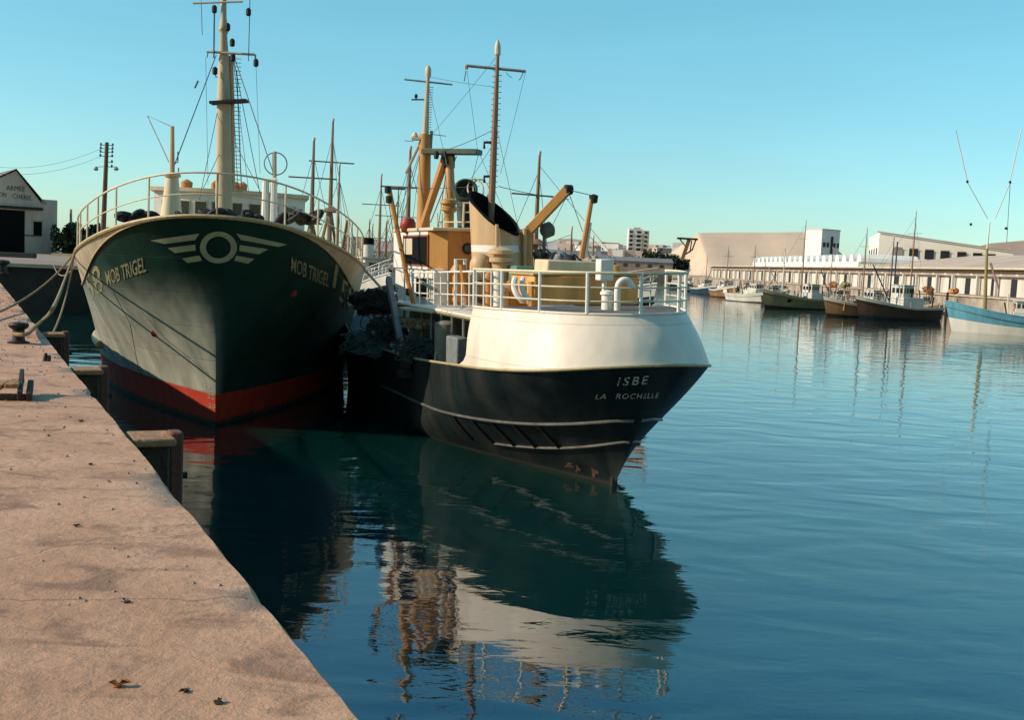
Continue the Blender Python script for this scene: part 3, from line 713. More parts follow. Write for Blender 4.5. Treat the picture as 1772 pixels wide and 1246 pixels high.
shell(IH, [(lambda u: -0.5, zrd, 3, 1), (zrd, IZD, 22, 0)], [isbeh, isbered], IS)
mb = MB()
for side in (-1, 1): mb.tube([p + Vector((side * .01, -.01, 0)) for p in stations(IH, IZD, side, 70)], 0.035, 6)
mb.build('rail_cap', yellow, IS)
# rub strips: two knuckle lines round the stern with short ribs between
def on(H, u, z, side, off=0.0): return Vector((side * (H.b(u, z) + off), u, z))
def strip(zf, u1, side, r, n=44):
    st = stations(IH, zf, side, n, u1); return [p + Vector((side * r * .4, -r * .5, 0)) for p in st[2:]]
for side in (-1, 1):
    mb = MB(); mb.tube(strip(lambda u: 1.08 + 0.6 * math.exp(-max(0, u + 1) / 2.6), 11, side, .035), .038, 7); mb.build('rubbing_strake', M('chafed_strake', (.13, .125, .11), .45, .5, 3, .1, rust=.25), IS)
    mb = MB(); mb.tube(strip(lambda u: 0.3 + 0.86 * math.exp(-max(0, u + 0.8) / 2.8), 3.4, side, .03, 30), .032, 7); mb.build('rubbing_strake', M('chafed_strake', (.13, .125, .11), .45, .5, 3, .1, rust=.25), IS)
    for u in (0.75, 1.55, 2.35, 3.2, 4.1):
        mb = MB(); mb.tube([on(IH, u + .12 * (1.65 - z), z, side, .03) for z in [(1.08 + 0.6 * math.exp(-(u + 1) / 2.6)) * (1 - f) + (0.3 + 0.86 * math.exp(-(u + .8) / 2.8)) * f for f in (0, .3, .7, 1)]], .035, 6); mb.build('hull_rib', isbered, IS)
# rudder post and rusty patches
mb = MB(); mb.tube([Vector((0, -.03, -.4)), Vector((0, -.06, .25)), Vector((0, -.28, .6))], .09, 8); mb.build('rudder_post', isbered, IS)
rustm = M('bare_rust', (0.11, 0.05, 0.03), 0.85, 0.5, 6, 0.3)
for k, (px, py, rx, ry) in enumerate(((985, 806, 9, 6), (1000, 812, 5, 8), (1029, 818, 8, 9))):
    c = IH.hit(px, py); mb = MB(); r0 = []; rn = random.Random(k)
    for j in range(15):
        a = 2 * PI * j / 14; rr_ = 1 + .35 * math.sin(3 * a + k) + .2 * math.sin(5 * a)
        h = IH.hit(px + rx * rr_ * math.cos(a), py + ry * rr_ * math.sin(a)); r0.append(c + (h - c) * .75 + Vector((-.006, -.008, 0)))
    r0[-1] = r0[0]
    mb.grid([r0, [c + Vector((-.01, -.014, 0))] * 15]); mb.build('rust_patch', rustm, IS)
# lettering
hull_text(IH, 'ISBE', (1066, 668), (1118, 665), 0.20, IS, letter, 'name_lettering', 0.0, 0.012, 1.35)
hull_text(IH, 'LA', (1028, 691), (1047, 690), 0.125, IS, letter, 'port_lettering', 0.0, 0.012, 1.2)
hull_text(IH, 'ROCHELLE', (1064, 690), (1137, 688), 0.125, IS, letter, 'port_lettering', 0.0, 0.012, 1.2)
# white stern housing
ZT = 4.03
US1 = 3.0
def housing(side, f, n=44):
    """line at fraction f of the height, leaning inboard towards the top"""
    base = stations(IH, IZD, side, n, US1 - 0.0); out = []
    for p in base:
        lean = 0.60 * f * (1 - .72 * smooth((p.y + .2) / 2.8)) - 0.06 * math.sin(PI * f)
        z = p.z * (1 - f) + ZT * f
        # pull towards a point on the centre line
        c = Vector((0, max(p.y, 1.6), 0)); d = Vector((p.x, p.y, 0)) - c; L_ = max(d.length, 0.01)
        q = c + d * ((L_ - lean) / L_)
        if p.y > US1 - 1.3:            # forward end sweeps down in a curve
            e = (p.y - (US1 - 1.3)) / 1.3
            g_ = min(1.0, f / .28); q.y -= 0.55 * (1 - (1 - g_) ** 2.2) * e ** 1.5
        out.append(Vector((q.x, q.y, z + (0.02 if f == 0 else 0))))
    return out
mb = MB()
for side in (-1, 1):
    mb.grid([housing(side, r / 10) for r in range(11)], flip=side > 0)
housingm = M('white_housing_paint', (0.80, 0.67, 0.54), 0.45, 0.06, 2, 0.03, rust=0.17, streak=True, plates=0.4, rustcol=(.42, .27, .15), dirt=(.64, .54, .43))
mb.build('stern_housing', housingm, IS, recalc=True, ang=40)
tl, tr = housing(-1, 1.0), housing(1, 1.0)
mb = MB(); mb.grid([tl, [Vector((0, p.y, p.z)) for p in tl], tr]); 
mb.build('poop_deck', greydeck, IS)
mb = MB(); mb.tube(tl, .035, 6); mb.tube(tr, .035, 6); mb.build('deck_edge', housingm, IS)
# forward bulkhead of the housing, in shadow, with a door
def hb(u): return IH.b(u, IZD(u))
uB = US1 - 0.55
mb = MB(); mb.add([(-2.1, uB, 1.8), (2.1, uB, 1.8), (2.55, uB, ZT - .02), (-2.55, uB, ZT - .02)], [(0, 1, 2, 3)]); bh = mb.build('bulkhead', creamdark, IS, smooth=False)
# main deck, shelter deck forward of it
mdz = 1.75
mb = MB(); L1 = [Vector((-IH.b(u, mdz) + .10, u, mdz + .9 * smooth((u - 14) / 9))) for u in [1.5 + k * .75 for k in range(29)]]
mb.grid([L1, [Vector((-p.x, p.y, p.z)) for p in L1]]); mb.build('deck', greydeck, IS)
mb = MB()
for side in (-1, 1):
    A = [Vector((side * (IH.b(u, IZD(u)) - .08), u, IZD(u))) for u in [2 + k * .7 for k in range(30)]]
    mb.grid([A] + [[Vector((side * (IH.b(p.y, p.z * (1 - f) + mdz * f) - .08), p.y, p.z * (1 - f) + mdz * f)) for p in A] for f in (.25, .5, .75, 1)])
mb.build('bulwark_lining', creamdark, IS)
UD = 3.66                                    # upper (boat) deck level
mb = MB(); mb.box((0.25, 8.6, UD), (4.9, 12.0, .14)); mb.build('boat_deck', white, IS, bevel=.03)
mb = MB(); mb.box((0.25, 8.6, UD + .003), (5.0, 12.1, .06)); mb.build('deck_stringer', yellow, IS, bevel=.01)
mb = MB(); mb.box((0.55, 9.0, 2.7), (2.9, 10.0, 1.85)); mb.build('deckhouse', creamdark, IS, bevel=.03)
# white upper casing under the wheelhouse, port face with an opening
cas = thing
mb = MB(); 
cx0, cx1 = -1.62, 1.5
mb.box(((cx0 + cx1) / 2, 11.0, (UD + 4.75) / 2 + .05), (cx1 - cx0, 4.4, 4.75 - UD)); casing = mb.build('casing', white, IS, bevel=.03)
mb = MB(); mb.box(((cx0 + cx1) / 2 + .2, 8.78, (UD + 4.75) / 2 + .05), (cx1 - cx0 - .4, .05, 4.75 - UD - .05)); mb.build('aft_panel', brown, casing, smooth=False)
mb = MB(); mb.box((.1, 8.74, 4.3), (.6, .05, .85)); mb.build('doorway', black, casing, smooth=False)
mb = MB(); mb.box((cx0 - .004, 9.9, 4.2), (.05, 1.5, .66)); fr = mb.build('opening', cream, casing, smooth=False)
mb = MB(); mb.box((cx0 - .012, 9.9, 4.2), (.05, 1.35, .54)); mb.build('shadowed_inside', black, fr, smooth=False)
# wheelhouse
whz0, whz1 = 4.76, 5.93
px_l, px_r = -1.65, 1.5
mb = MB(); mb.prism([(px_l, 9.15), (px_l + .42, 8.72), (px_r, 8.72), (px_r, 13.2), (px_l, 13.2)], whz0, whz1); wh = mb.build('wheelhouse', brown, IS, smooth=False)
mb = MB(); mb.box((px_l - .01, 11.25, (whz0 + whz1) / 2), (.04, 3.9, whz1 - whz0 - .01)); mb.build('side_panel', white, wh, bevel=.01)
mb = MB(); mb.add([(px_l - .01, 9.13, whz0 + .01), (px_l + .41, 8.70, whz0 + .01), (px_l + .41, 8.70, whz1 - .01), (px_l - .01, 9.13, whz1 - .01)], [(0, 1, 2, 3)]); mb.build('corner_panel', orange, wh, smooth=False)
mb = MB(); mb.box((px_l - .03, 10.6, 5.34), (.05, 2.75, .95)); wf = mb.build('window', M('red_brown_frame', (.25, .07, .03), .6), wh, smooth=False)
mb = MB(); mb.box((px_l - .045, 10.6, 5.34), (.05, 2.6, .84)); mb.build('pane', black, wf, smooth=False)
mb = MB(); mb.box((px_l - .075, 11.25, 5.46), (.04, .95, .50)); mb.build('curtain', cream, wf, smooth=False)
mb = MB(); mb.box(((px_l + px_r) / 2, 10.95, whz1 + .05), (px_r - px_l + .16, 4.65, .1)); mb.build('wheelhouse_roof', cream, wh, bevel=.02)
mb = MB(); mb.lathe(ip(800, 432, 33.0) + Vector((0, -.03, 0)), [(.20, -.03), (.20, .03), (.15, .05)], 16, rot=Matrix.Rotation(PI / 2, 3, 'X'));
ph = mb; 
c = Vector((-.62, 8.69, 5.42)); mb = MB(); mb.lathe(c, [(.17, -.05), (.17, .03), (.12, .05)], 18, rot=Matrix.Rotation(PI / 2, 3, 'X')); pr = mb.build('porthole', dark, wh)
mb = MB(); mb.lathe(c + Vector((0, -.05, 0)), [(.12, -.01), (.12, .01)], 18, rot=Matrix.Rotation(PI / 2, 3, 'X')); mb.build('pane', glass, pr)
# funnel with raked black mouth
fc = ip(862, 400, 31.6); fx, fy = fc.x, fc.y
rx, ry = .66, .92
zf0, n = 4.1, 36
mb = MB(); rows = [[], [], [], [], []]; mouth = []; inn = []; inb = []
for k in range(n):
    a = 2 * PI * k / n; x, y = rx * math.cos(a), ry * math.sin(a)
    zt = 6.46 + 0.52 * (y / ry) - 0.30 * (x / rx)        # cut plane: high at the front, low aft
    for j, z in enumerate((zf0, 5.0, 5.33, 5.52, zt)):
        lean = (z - zf0) * 0.07
        rows[j].append(Vector((fx + x - lean * .5, fy + y + lean, z)))
mb.grid(rows, closed=True, mf=lambda i, j: 1 if i == 2 else 0)
FU = mb.build('funnel', [tanm, white], IS, recalc=True)
c4 = sum(rows[4], Vector()) / n
def fr_(p, k, dz): q = c4 + (p - c4) * k; return Vector((q.x, q.y, p.z + dz))
soot = [Vector((p.x, p.y, p.z)) for p in [fr_(q, 1.03, -.05 - .02 * math.sin(5 * 2 * PI * i / n)) for i, q in enumerate(rows[4])]]
mb = MB(); mb.grid([soot, [fr_(q, 1.035, .03) for q in rows[4]], [fr_(q, .94, .03) for q in rows[4]], [fr_(q, .90, -.5) for q in rows[4]], [fr_(q, .86, -1.3) for q in rows[4]]], closed=True)
mb.add([fr_(q, .86, -1.3) for q in rows[4]], [tuple(range(n))]); mb.build('funnel_mouth', black, FU)
# aft mast standing on the funnel
AY = 32.4
m0, m1 = ip(851, 345, AY), ip(862, 75, AY)
f_ = lambda t: m0.lerp(m1, t)
mb = MB(); mb.tube([f_(t) for t in (-.15, .2, .5, .78, .92)], [.10, .10, .085, .065, .05], 10); am = mb.build('mast', M('brown_mast', (0.28, 0.15, 0.08), 0.6, .3, 2, .1, streak=True), IS)
mb = MB(); mb.lathe(f_(.92), [(.05, 0), (.09, .05), (.09, .28), (.05, .42), (.01, .48)], 10); mb.build('masthead_lamp', cream, am)
mb = MB(); mb.tube([ip(807, 113, AY), ip(910, 123, AY)], .045, 6); mb.build('yardarm', steel, am)
mb = MB(); mb.tube([ip(807, 113, AY), ip(807, 119, AY)], .05, 6); mb.build('yardarm_end', orange, am)
for py in (246, 305):
    mb = MB(); mb.tube([ip(857 - (py - 246) * .06, py, AY), ip(838, py, AY), ip(838, py + 11, AY)], .045, 6); mb.build('mast_bracket', dark, am)
mb = MB()
for k in range(22):
    q = f_(.08 + k * .036); mb.tube([q + Vector((.04, 0, 0)), q + Vector((.16, 0, 0))], .01, 4); mb.tube([q - Vector((.04, 0, -.12)), q + Vector((-.13, 0, .12))], .008, 4)
mb.build('mast_rungs', wire, am)
mb = MB()
for a, b_, da, db, r in (((808, 120), (828, 270), AY, AY, .006), ((909, 126), (866, 300), AY, AY, .006), ((806, 122), (803, 140), AY, AY, .014), ((905, 125), (898, 138), AY, AY, .012), ((852, 225), (770, 260), AY, 35, .010),
                         ((862, 322), (985, 345), AY, 32, .010), ((830, 322), (672, 325), AY, 35, .008), ((876, 124), (886, 133), AY, AY, .008)):
    mb.tube(sag(ip(*a, da), ip(*b_, db), .04, 8), r, 4)
mb.build('rigging_wire', wire, IS)
# gantry: two posts, a dark beam, a sloping leg and the topmast
GY = 36.5
gb_, gt_ = ip(731, 400, GY), ip(736, 232, GY)
mb = MB(); mb.tube([gb_ + Vector((0, 0, -1.3)), gt_], [.24, .19], 14); gan = mb.build('gantry_post', orange, IS)
mb = MB(); mb.tube([gt_, ip(741, 125, GY)], [.11, .05], 10); tm = mb.build('topmast', creamdark, gan)
mb = MB(); mb.lathe(ip(741, 130, GY), [(.06, -.1), (.10, 0), (.10, .22), (.03, .32)], 10); mb.build('masthead_lamp', cream, tm)
mb = MB(); mb.tube([ip(700, 137, GY), ip(783, 146, GY)], .03, 5); mb.build('yardarm', steel, tm)
mb = MB(); mb.tube([ip(712, 172, GY), ip(734, 172, GY)], .025, 5); mb.blob(ip(720, 166, GY), (.06, .06, .08), 2, 8, .1); mb.build('lamp_bracket', dark, tm)
mb = MB()
for k in range(20):
    z = k / 19; q = gt_.lerp(ip(741, 150, GY), z); mb.tube([q, q + Vector((.18, 0, 0))], .009, 4)
mb.build('mast_rungs', wire, tm)
mb = MB(); mb.bar(ip(713, 240, GY), ip(735, 240, GY), .3, .08); mb.lathe(ip(718, 235, GY), [(.1, -.1), (.12, 0), (.05, .12)], 10); mb.build('mast_platform', cream, gan)
mb = MB(); mb.tube([ip(745, 256, GY), ip(747, 226, GY)], .05, 6); mb.tube([ip(747, 232, GY), ip(772, 235, GY)], .012, 4); mb.tube([ip(700, 243, GY), ip(715, 244, GY)], .012, 4); mb.build('aerial', steel, gan)
mb = MB(); mb.bar(ip(734, 262, GY), ip(830, 263, GY - .6), .55, .17); mb.build('gantry_beam', M('green_grey_paint', (0.10, 0.12, 0.08), .6, .3, 3, .1, rust=.2), gan, bevel=.02)
mb = MB(); mb.tube([ip(779, 366, 35.6), ip(778, 272, 36)], [.19, .13], 12); mb.build('gantry_post', orange, IS)
mb = MB(); mb.prism([(0, 0)] * 0 or [(ip(766, 0, 36).x, ip(770, 268, 36).y - .15), (ip(788, 0, 36).x, ip(770, 268, 36).y - .15), (ip(788, 0, 36).x, ip(770, 268, 36).y + .15), (ip(766, 0, 36).x, ip(770, 268, 36).y + .15)], W(0, 0, 1).z * 0 + W(775, 290, 36).z, W(775, 266, 36).z); mb.build('gantry_knee', dark, IS, smooth=False)
mb = MB(); mb.tube([ip(730, 396, 36), ip(771, 272, 36)], [.12, .15], 10); mb.build('derrick_boom', brown, IS)
mb = MB(); mb.tube([ip(702, 300, GY), ip(728, 245, GY)], .05, 6); mb.build('stay', creamdark, IS)
mb = MB(); mb.tube([ip(745, 385, 36), ip(790, 270, 36)], .02, 5); mb.build('stay', creamdark, IS)
for k, (px, py) in enumerate(((768, 268), (772, 280), (755, 268))):
    mb = MB(); mb.lathe(ip(px, py, 35.8), [(.02, -.06), (.13, -.05), (.13, .05), (.02, .06)], 12, rot=Matrix.Rotation(PI / 2, 3, 'Y')); mb.build('pulley_block', dark, IS)
mb = MB(); c = ip(777, 372, 34.8); mb.lathe(c, [(.16, -1.0), (.16, .1), (.27, .14), (.27, .24), (.2, .27), (.2, .32), (.30, .36), (.28, .46), (.1, .52)], 18); mb.build('mushroom_vent', orange, IS)
# ring-mouthed cowl and ladder tower between wheelhouse and funnel
c = ip(806, 330, 33.6)
mb = MB(); R_ = Matrix.Rotation(math.radians(62), 3, 'X') @ Matrix.Rotation(math.radians(-14), 3, 'Y')
mb.lathe(c, [(.30, -.35), (.36, -.1), (.36, .12), (.31, .13), (.27, -.2)], 22, rot=R_); mb.tube([c + Vector((0, .15, -.3)), c + Vector((.03, .1, -1.1))], .24, 14)
mb.build('cowl_vent', M('olive_grey', (0.055, 0.07, 0.055), .6, .3, 3, .1), IS)
mb = MB()
for dx in (.28, .45): 
    cc = c + Vector((dx, -.1, .05)); mb.tube([cc + R_ @ Vector((.34 * math.cos(a) * .7, .36 * math.sin(a), 0)) for a in [2 * PI * k / 22 for k in range(22)]], .028, 6, closed=True)
mb.build('cowl_hoops', cream, IS)
mb = MB()
for px in (801, 821): mb.tube([ip(px, 400, 33.2), ip(px + 2, 352, 33.2)], .035, 6)
for py in (351, 367, 384, 395): mb.tube([ip(800, py, 33.2), ip(823, py, 33.2)], .025, 5)
mb.tube([ip(757, 384, 34), ip(800, 384, 33.2)], .02, 5); mb.tube([ip(757, 368, 34), ip(757, 402, 34)], .02, 5); mb.tube([ip(765, 368, 34), ip(765, 402, 34)], .02, 5)
mb.build('ladder', cream, IS)
mb = MB(); mb.box(ip(811, 382, 33.6), (.42, .4, .9)); mb.build('locker', dark, IS, smooth=False)
# crane davit
mb = MB(); q0, q1, q2 = ip(912, 455, 31.5), ip(912, 398, 31.5), ip(982, 328, 31.2)
mb.tube([q0 + Vector((0, 0, -.5)), q1], .15, 10); mb.build('davit_post', orange, IS)
mb = MB(); mb.tube([q1 + Vector((0, 0, -.6)), q1 + Vector((0, 0, -.05))], .135, 10); mb.bar(q1 + Vector((-.02, 0, -.1)), q2, .26, .26); mb.build('davit_arm', orange, IS, bevel=.02)
mb = MB(); mb.lathe(q2 + Vector((.02, -.02, 0)), [(.02, -.12), (.14, -.1), (.14, .1), (.02, .12)], 12, rot=Matrix.Rotation(PI / 2, 3, 'Y')); mb.build('pulley_block', dark, IS)
d0, d1 = ip(1006, 447, 30.5), ip(1025, 338, 30.5)
mb = MB(); mb.tube([d0, d1], [.085, .065], 8); mb.build('derrick_boom', brown, IS)
mb = MB(); mb.tube([ip(1012, 452, 30.5), ip(1022, 385, 30.5)], .04, 6); mb.build('derrick_prop', white, IS)
mb = MB(); mb.lathe(d1 + Vector((.04, 0, -.12)), [(.02, -.1), (.11, -.08), (.13, .12), (.02, .16)], 10); mb.build('pulley_block', dark, IS)
mb = MB(); mb.tube([q2, d1], .012, 4); mb.tube([q2 + Vector((.05, 0, -.1)), ip(1008, 400, 30.5)], .014, 4); mb.build('hoist_wire', wire, IS)
# port derrick and net boom
e0_, e1_ = ip(706, 488, 33.4), ip(673, 326, 33.9)
mb = MB(); mb.tube([e0_, e1_], [.07, .08], 8); mb.tube([ip(706, 488, 33.4), ip(716, 528, 33.2)], [.07, .07], 8); mb.build('derrick_boom', brown, IS)
for k, (px, py) in enumerate(((671, 328), (673, 345), (708, 505))):
    mb = MB(); mb.lathe(ip(px, py, 33.6), [(.02, -.12), (.1, -.1), (.1, .1), (.02, .12)], 10); mb.build('pulley_block', dark, IS)
mb = MB(); mb.tube([ip(672, 345, 33.6), ip(680, 400, 33.6)], .012, 4); mb.tube([ip(676, 326, 33.8), ip(700, 327, 34.4)], .03, 5); mb.build('hoist_wire', wire, IS)
mb = MB(); mb.bar(ip(672, 482, 33.6), ip(697, 612, 31.4), .16, .26); mb.build('gallows_leg', steel, IS, bevel=.02)
mb = MB(); mb.tube([ip(752, 628, 29.5), ip(762, 560, 30)], .03, 6); mb.build('deck_stanchion', yellow, IS)
mb = MB(); mb.tube([ip(661, 500, 34.5), ip(634, 470, 35.5)], .04, 6); mb.build('slanted_pole', creamdark, IS)
mb = MB(); mb.tube([ip(760, 505, 31.6), ip(728, 487, 32.2)], .05, 6); mb.build('slanted_pole', creamdark, IS)
# funnel-side ventilators
c = ip(832, 470, 29.5)
mb = MB(); mb.lathe(c, [(.30, -.9), (.30, .12), (.29, .26), (.22, .40), (.10, .47), (.01, .49)], 22); mb.build('domed_vent', tanm, IS)
c = ip(867, 455, 29.3)
mb = MB(); mb.lathe(c, [(.22, -.9), (.22, 0), (.32, .03), (.32, .14), (.20, .16), (.20, .22), (.34, .24), (.33, .34), (.12, .42), (.01, .43)], 22); mb.build('mushroom_vent', tanm, IS)
mb = MB(); mb.tube([ip(809, 460, 29.2) + Vector((0, 0, -.95)), ip(800, 458, 29.2)], .09, 10); mb.build('pipe_post', brown, IS)
mb = MB(); mb.tube([ip(862, 530, 27.8), ip(863, 466, 27.8)], .13, 12); mb.build('white_post', white, IS)
# railing: boat deck side, poop round
def posts(pts, hs, r=.028, pr_=.035, name='railing', mat=white):
    mb = MB()
    for h, rr_ in hs: mb.tube([Vector(p) + Vector((0, 0, h)) for p in pts], rr_, 6)
    return mb
# boat deck port side rail
pl = [ip(*q) for q in ((700, 522, 34.2), (740, 526, 32.2), (775, 528, 30.4), (812, 531, 28.6), (850, 533, 27.3))]
mb = MB()
hs_ = .92
for f, r in ((1, .028), (.66, .018), (.33, .018)): mb.tube([p + Vector((0, 0, hs_ * f)) for p in pl], r, 6)
for k in range(13):
    t = k / 12 * (len(pl) - 1); i = min(int(t), len(pl) - 2); p = pl[i].lerp(pl[i + 1], t - i); mb.tube([p, p + Vector((0, 0, hs_))], .024, 5)
mb.build('railing', white, IS)
mb = MB(); a_ = ip(788, 528, 30); mb.tube([a_, a_ + Vector((0, 0, 1.25)), a_ + Vector((.3, .1, 1.25)), a_ + Vector((.3, .1, 0))], .05, 6); mb.build('boarding_frame', white, IS)
# poop rail, stern round
top = tl[::-1] + tr[1:]
lens = [0]
for i in range(1, len(top)): lens.append(lens[-1] + (top[i] - top[i - 1]).length)
def topat(s):
    s = max(0, min(lens[-1], s))
    for i in range(1, len(top)):
        if lens[i] >= s: f = (s - lens[i - 1]) / max(1e-6, lens[i] - lens[i - 1]); return top[i - 1].lerp(top[i], f)
    return top[-1]
LT = lens[-1]
npo = 9
for k in range(npo):
    mb = MB(); p = topat(.05 + (LT - .1) * k / (npo - 1)); mb.tube([p, p + Vector((0, 0, .90))], .042, 8); mb.build('stanchion', white, IS)
rail = [topat(LT * k / 60) for k in range(61)]
mb = MB()
for h, r in ((.90, .036), (.58, .02), (.28, .02)): mb.tube([p + Vector((0, 0, h)) for p in rail], r, 6)
mb.build('railing', M('cream_rail', (.66, .56, .38), .5, .2, 5, .05), IS)
# poop fittings: ochre skylight casing, locker, swan-neck vents
k0, k1 = ip(918, 532, 27.6), ip(1108, 535, 28.3)
mb = MB(); ca = (k0 + k1) / 2; wd = (k1 - k0).length
mb.box((ca.x, ca.y + .75, 4.03 + .37), (wd, 1.6, .74)); sk = mb.build('skylight_casing', M('bright_ochre', (.74, .36, .11), .55, .3, 2.5, .1, rust=.12, streak=True), IS, bevel=.04)
mb = MB(); mb.box((ca.x, ca.y + .75, 4.03 + .77), (wd + .1, 1.7, .05)); mb.build('casing_rim', yellow, sk, bevel=.01)
k2 = ip(900, 530, 27.2)
mb = MB(); mb.tube([ip(922, 533, 27.5), ip(922, 487, 27.5)], .13, 10); mb.build('casing_corner', orange, sk)
mb = MB(); c = ip(1046, 475, 26.6); mb.box((c.x, c.y, 4.95), (.36, .3, .52)); mb.box((c.x, c.y, 4.4), (.10, .1, .9)); mb.build('locker', white, IS, bevel=.03)
mb = MB(); c = ip(1050, 532, 25.9); mb.lathe((c.x, c.y, 4.03), [(.13, 0), (.13, .34), (.17, .36), (.15, .43), (.03, .46)], 16); mb.build('capped_vent', white, IS)
mb = MB(); c = ip(1068, 532, 25.6); c.z = 4.03
mb.tube(arc([c, c + Vector((0, 0, .5)), c + Vector((.06, -.04, .68)), c + Vector((.22, -.06, .70)), c + Vector((.36, -.08, .52))], 6), .075, 12); mb.build('swan_neck_vent', white, IS)
mb = MB(); c = ip(1108, 530, 27.8); c.z = 4.03
for dz in (.15, .4, .62): mb.tube([c + Vector((0, 0, dz)), c + Vector((.28, 0, dz))], .02, 5)
mb.tube([c, c + Vector((0, 0, .72))], .02, 5); mb.tube([c + Vector((.28, 0, 0)), c + Vector((.28, 0, .72))], .02, 5); mb.build('life_ring_rack', M('pale_blue_paint', (.35, .5, .5), .5, .2, 4, .05), IS)
# things carried on board, each a thing of its own
def wpt(H, v, u, z): return H.world(v, u, z)
mb = MB(); c = W(930, 0, 28.8); ctr = IH.world(ca.x - .25, ca.y + .8, 4.77)
def obox(c, d, rz): m_ = MB(); m_.box(c, d, rz=rz); return m_
single('raft_case', obox(ctr + IH.r * .25 + Vector((0, 0, .19)), (1.9, .9, .36), -IH.az), cream, 'cream raft case lying on top of the brown skylight casing', 'raft case', bevel=.05)
single('tarpaulin_box', obox(W(908, 474, 29.2), (.85, .8, .42), -IH.az), greenp, 'green tarpaulin covered box behind the stern rail beside the funnel vents', 'covered box', bevel=.05)
mb = MB(); mb.lathe(IH.world(ca.x + .95, ca.y + .3, 4.77), [(.13, 0), (.13, .26), (.10, .28)], 14); single('paint_drum', mb, orange, 'small ochre drum on the brown skylight casing beside the cream raft case', 'drum')
mb = MB(); mb.tube(arc([W(892, 480, 27.2), W(889, 495, 27.1), W(896, 512, 27.0), (W(908, 521, 27.0))], 5), [.06] + [.075] * 14 + [.05], 8); single('curved_fender', mb, white, 'outer of two curved white fenders hung by the stern rail', 'fender', 'curved white fenders at the stern rail')
mb = MB(); mb.tube(arc([W(906, 480, 27.3), W(903, 495, 27.2), W(909, 512, 27.1), (W(920, 520, 27.1))], 5), [.05] + [.065] * 14 + [.04], 8); single('curved_fender', mb, white, 'inner of two curved white fenders, next to the brown casing corner', 'fender', 'curved white fenders at the stern rail')
# working deck: winch, nets, gear in shadow
mb = MB(); c = ip(742, 585, 31); c.z = mdz + .45
mb.tube([c + Vector((-.6, .3, 0)), c + Vector((.8, .3, 0))], .3, 14)
for dx in (-.6, .1, .8): mb.lathe(c + Vector((dx, .3, 0)), [(.45, -.04), (.46, .04)], 18, rot=Matrix.Rotation(PI / 2, 3, 'Y'))
mb.box(c + Vector((.1, .3, -.35)), (1.7, .7, .2)); mb.build('trawl_winch', dark, IS)
mb = MB(); mb.box((-2.35, 4.4, 2.6), (.35, .9, 1.1)); mb.build('vent_trunk', steel, IS, bevel=.05)
mb = MB(); mb.tube([ip(775, 575, 29.6) + Vector((0, .2, -1)), ip(775, 563, 29.6) + Vector((0, .2, 0))], .3, 16); mb.blob(ip(775, 563, 29.6) + Vector((0, .2, .02)), (.3, .3, .1), 3, 12, .03); mb.build('tank', M('grey_beige', (.22, .19, .14), .6, .25, 3, .1, rust=.2), IS)
mb = MB()
for k in range(9):
    u = 4.5 + k * .95; mb.tube([Vector((-2.15, u, 1.8)), Vector((-2.15, u, UD))], .04, 6)
mb.build('deck_stanchions', steel, IS)
mb = MB(); mb.bar(ip(700, 533, 33), ip(762, 540, 30.6), .5, .06); mb.build('gangplank_shelf', cream, IS)
for k, (p0, p1, Y, h, mat, lab) in enumerate((((618, 590), (660, 600), 34.6, .55, netblue, 'pale blue green net bundle on the black trawler deck beside the green bow'),
                                         ((655, 560), (690, 575), 34.0, .5, netm, 'dark net pile under the slanted grey leg of the black trawler'),
                                         ((705, 600), (760, 612), 31.0, .55, netm, 'dark net pile in front of the trawl winch on the black trawler'),
                                         ((625, 520), (668, 520), 35.6, .6, netm, 'high dark net pile at the far end of the black trawler working deck'),
                                         ((705, 560), (750, 562), 32.0, .22, ropem, 'tan rope coil lying over the trawl winch'))):
    a, b_ = W(*p0, Y), W(*p1, Y - .6); mb = MB(); rn = random.Random(k)
    for i in range(26):
        p = a.lerp(b_, i / 25); s_ = rn.uniform(.22, .5); mb.blob(p + Vector((rn.uniform(-.15, .15), rn.uniform(-.3, .3), rn.uniform(-.5, .25) * h)), (h * s_, h * s_, h * s_ * .8), k * 40 + i, 14, .35)
    for i in range(34):
        p = a.lerp(b_, rn.random()); mb.tube(arc([p + Vector((rn.uniform(-h, h), -h * .6, rn.uniform(-h * .6, h * .7))) for _ in range(4)], 4), .018, 5)
    single('net_pile' if k < 4 else 'rope_coil', mb, mat, lab, 'fishing net' if k < 4 else 'rope coil')
mb = MB(); c = W(706, 390, 35.2); mb.lathe(c, [(.02, -.26), (.18, -.22), (.25, -.05), (.25, .08), (.18, .22), (.02, .26)], 18); single('buoy', mb, redbuoy, 'dark red round buoy standing on the wheelhouse roof edge', 'buoy')

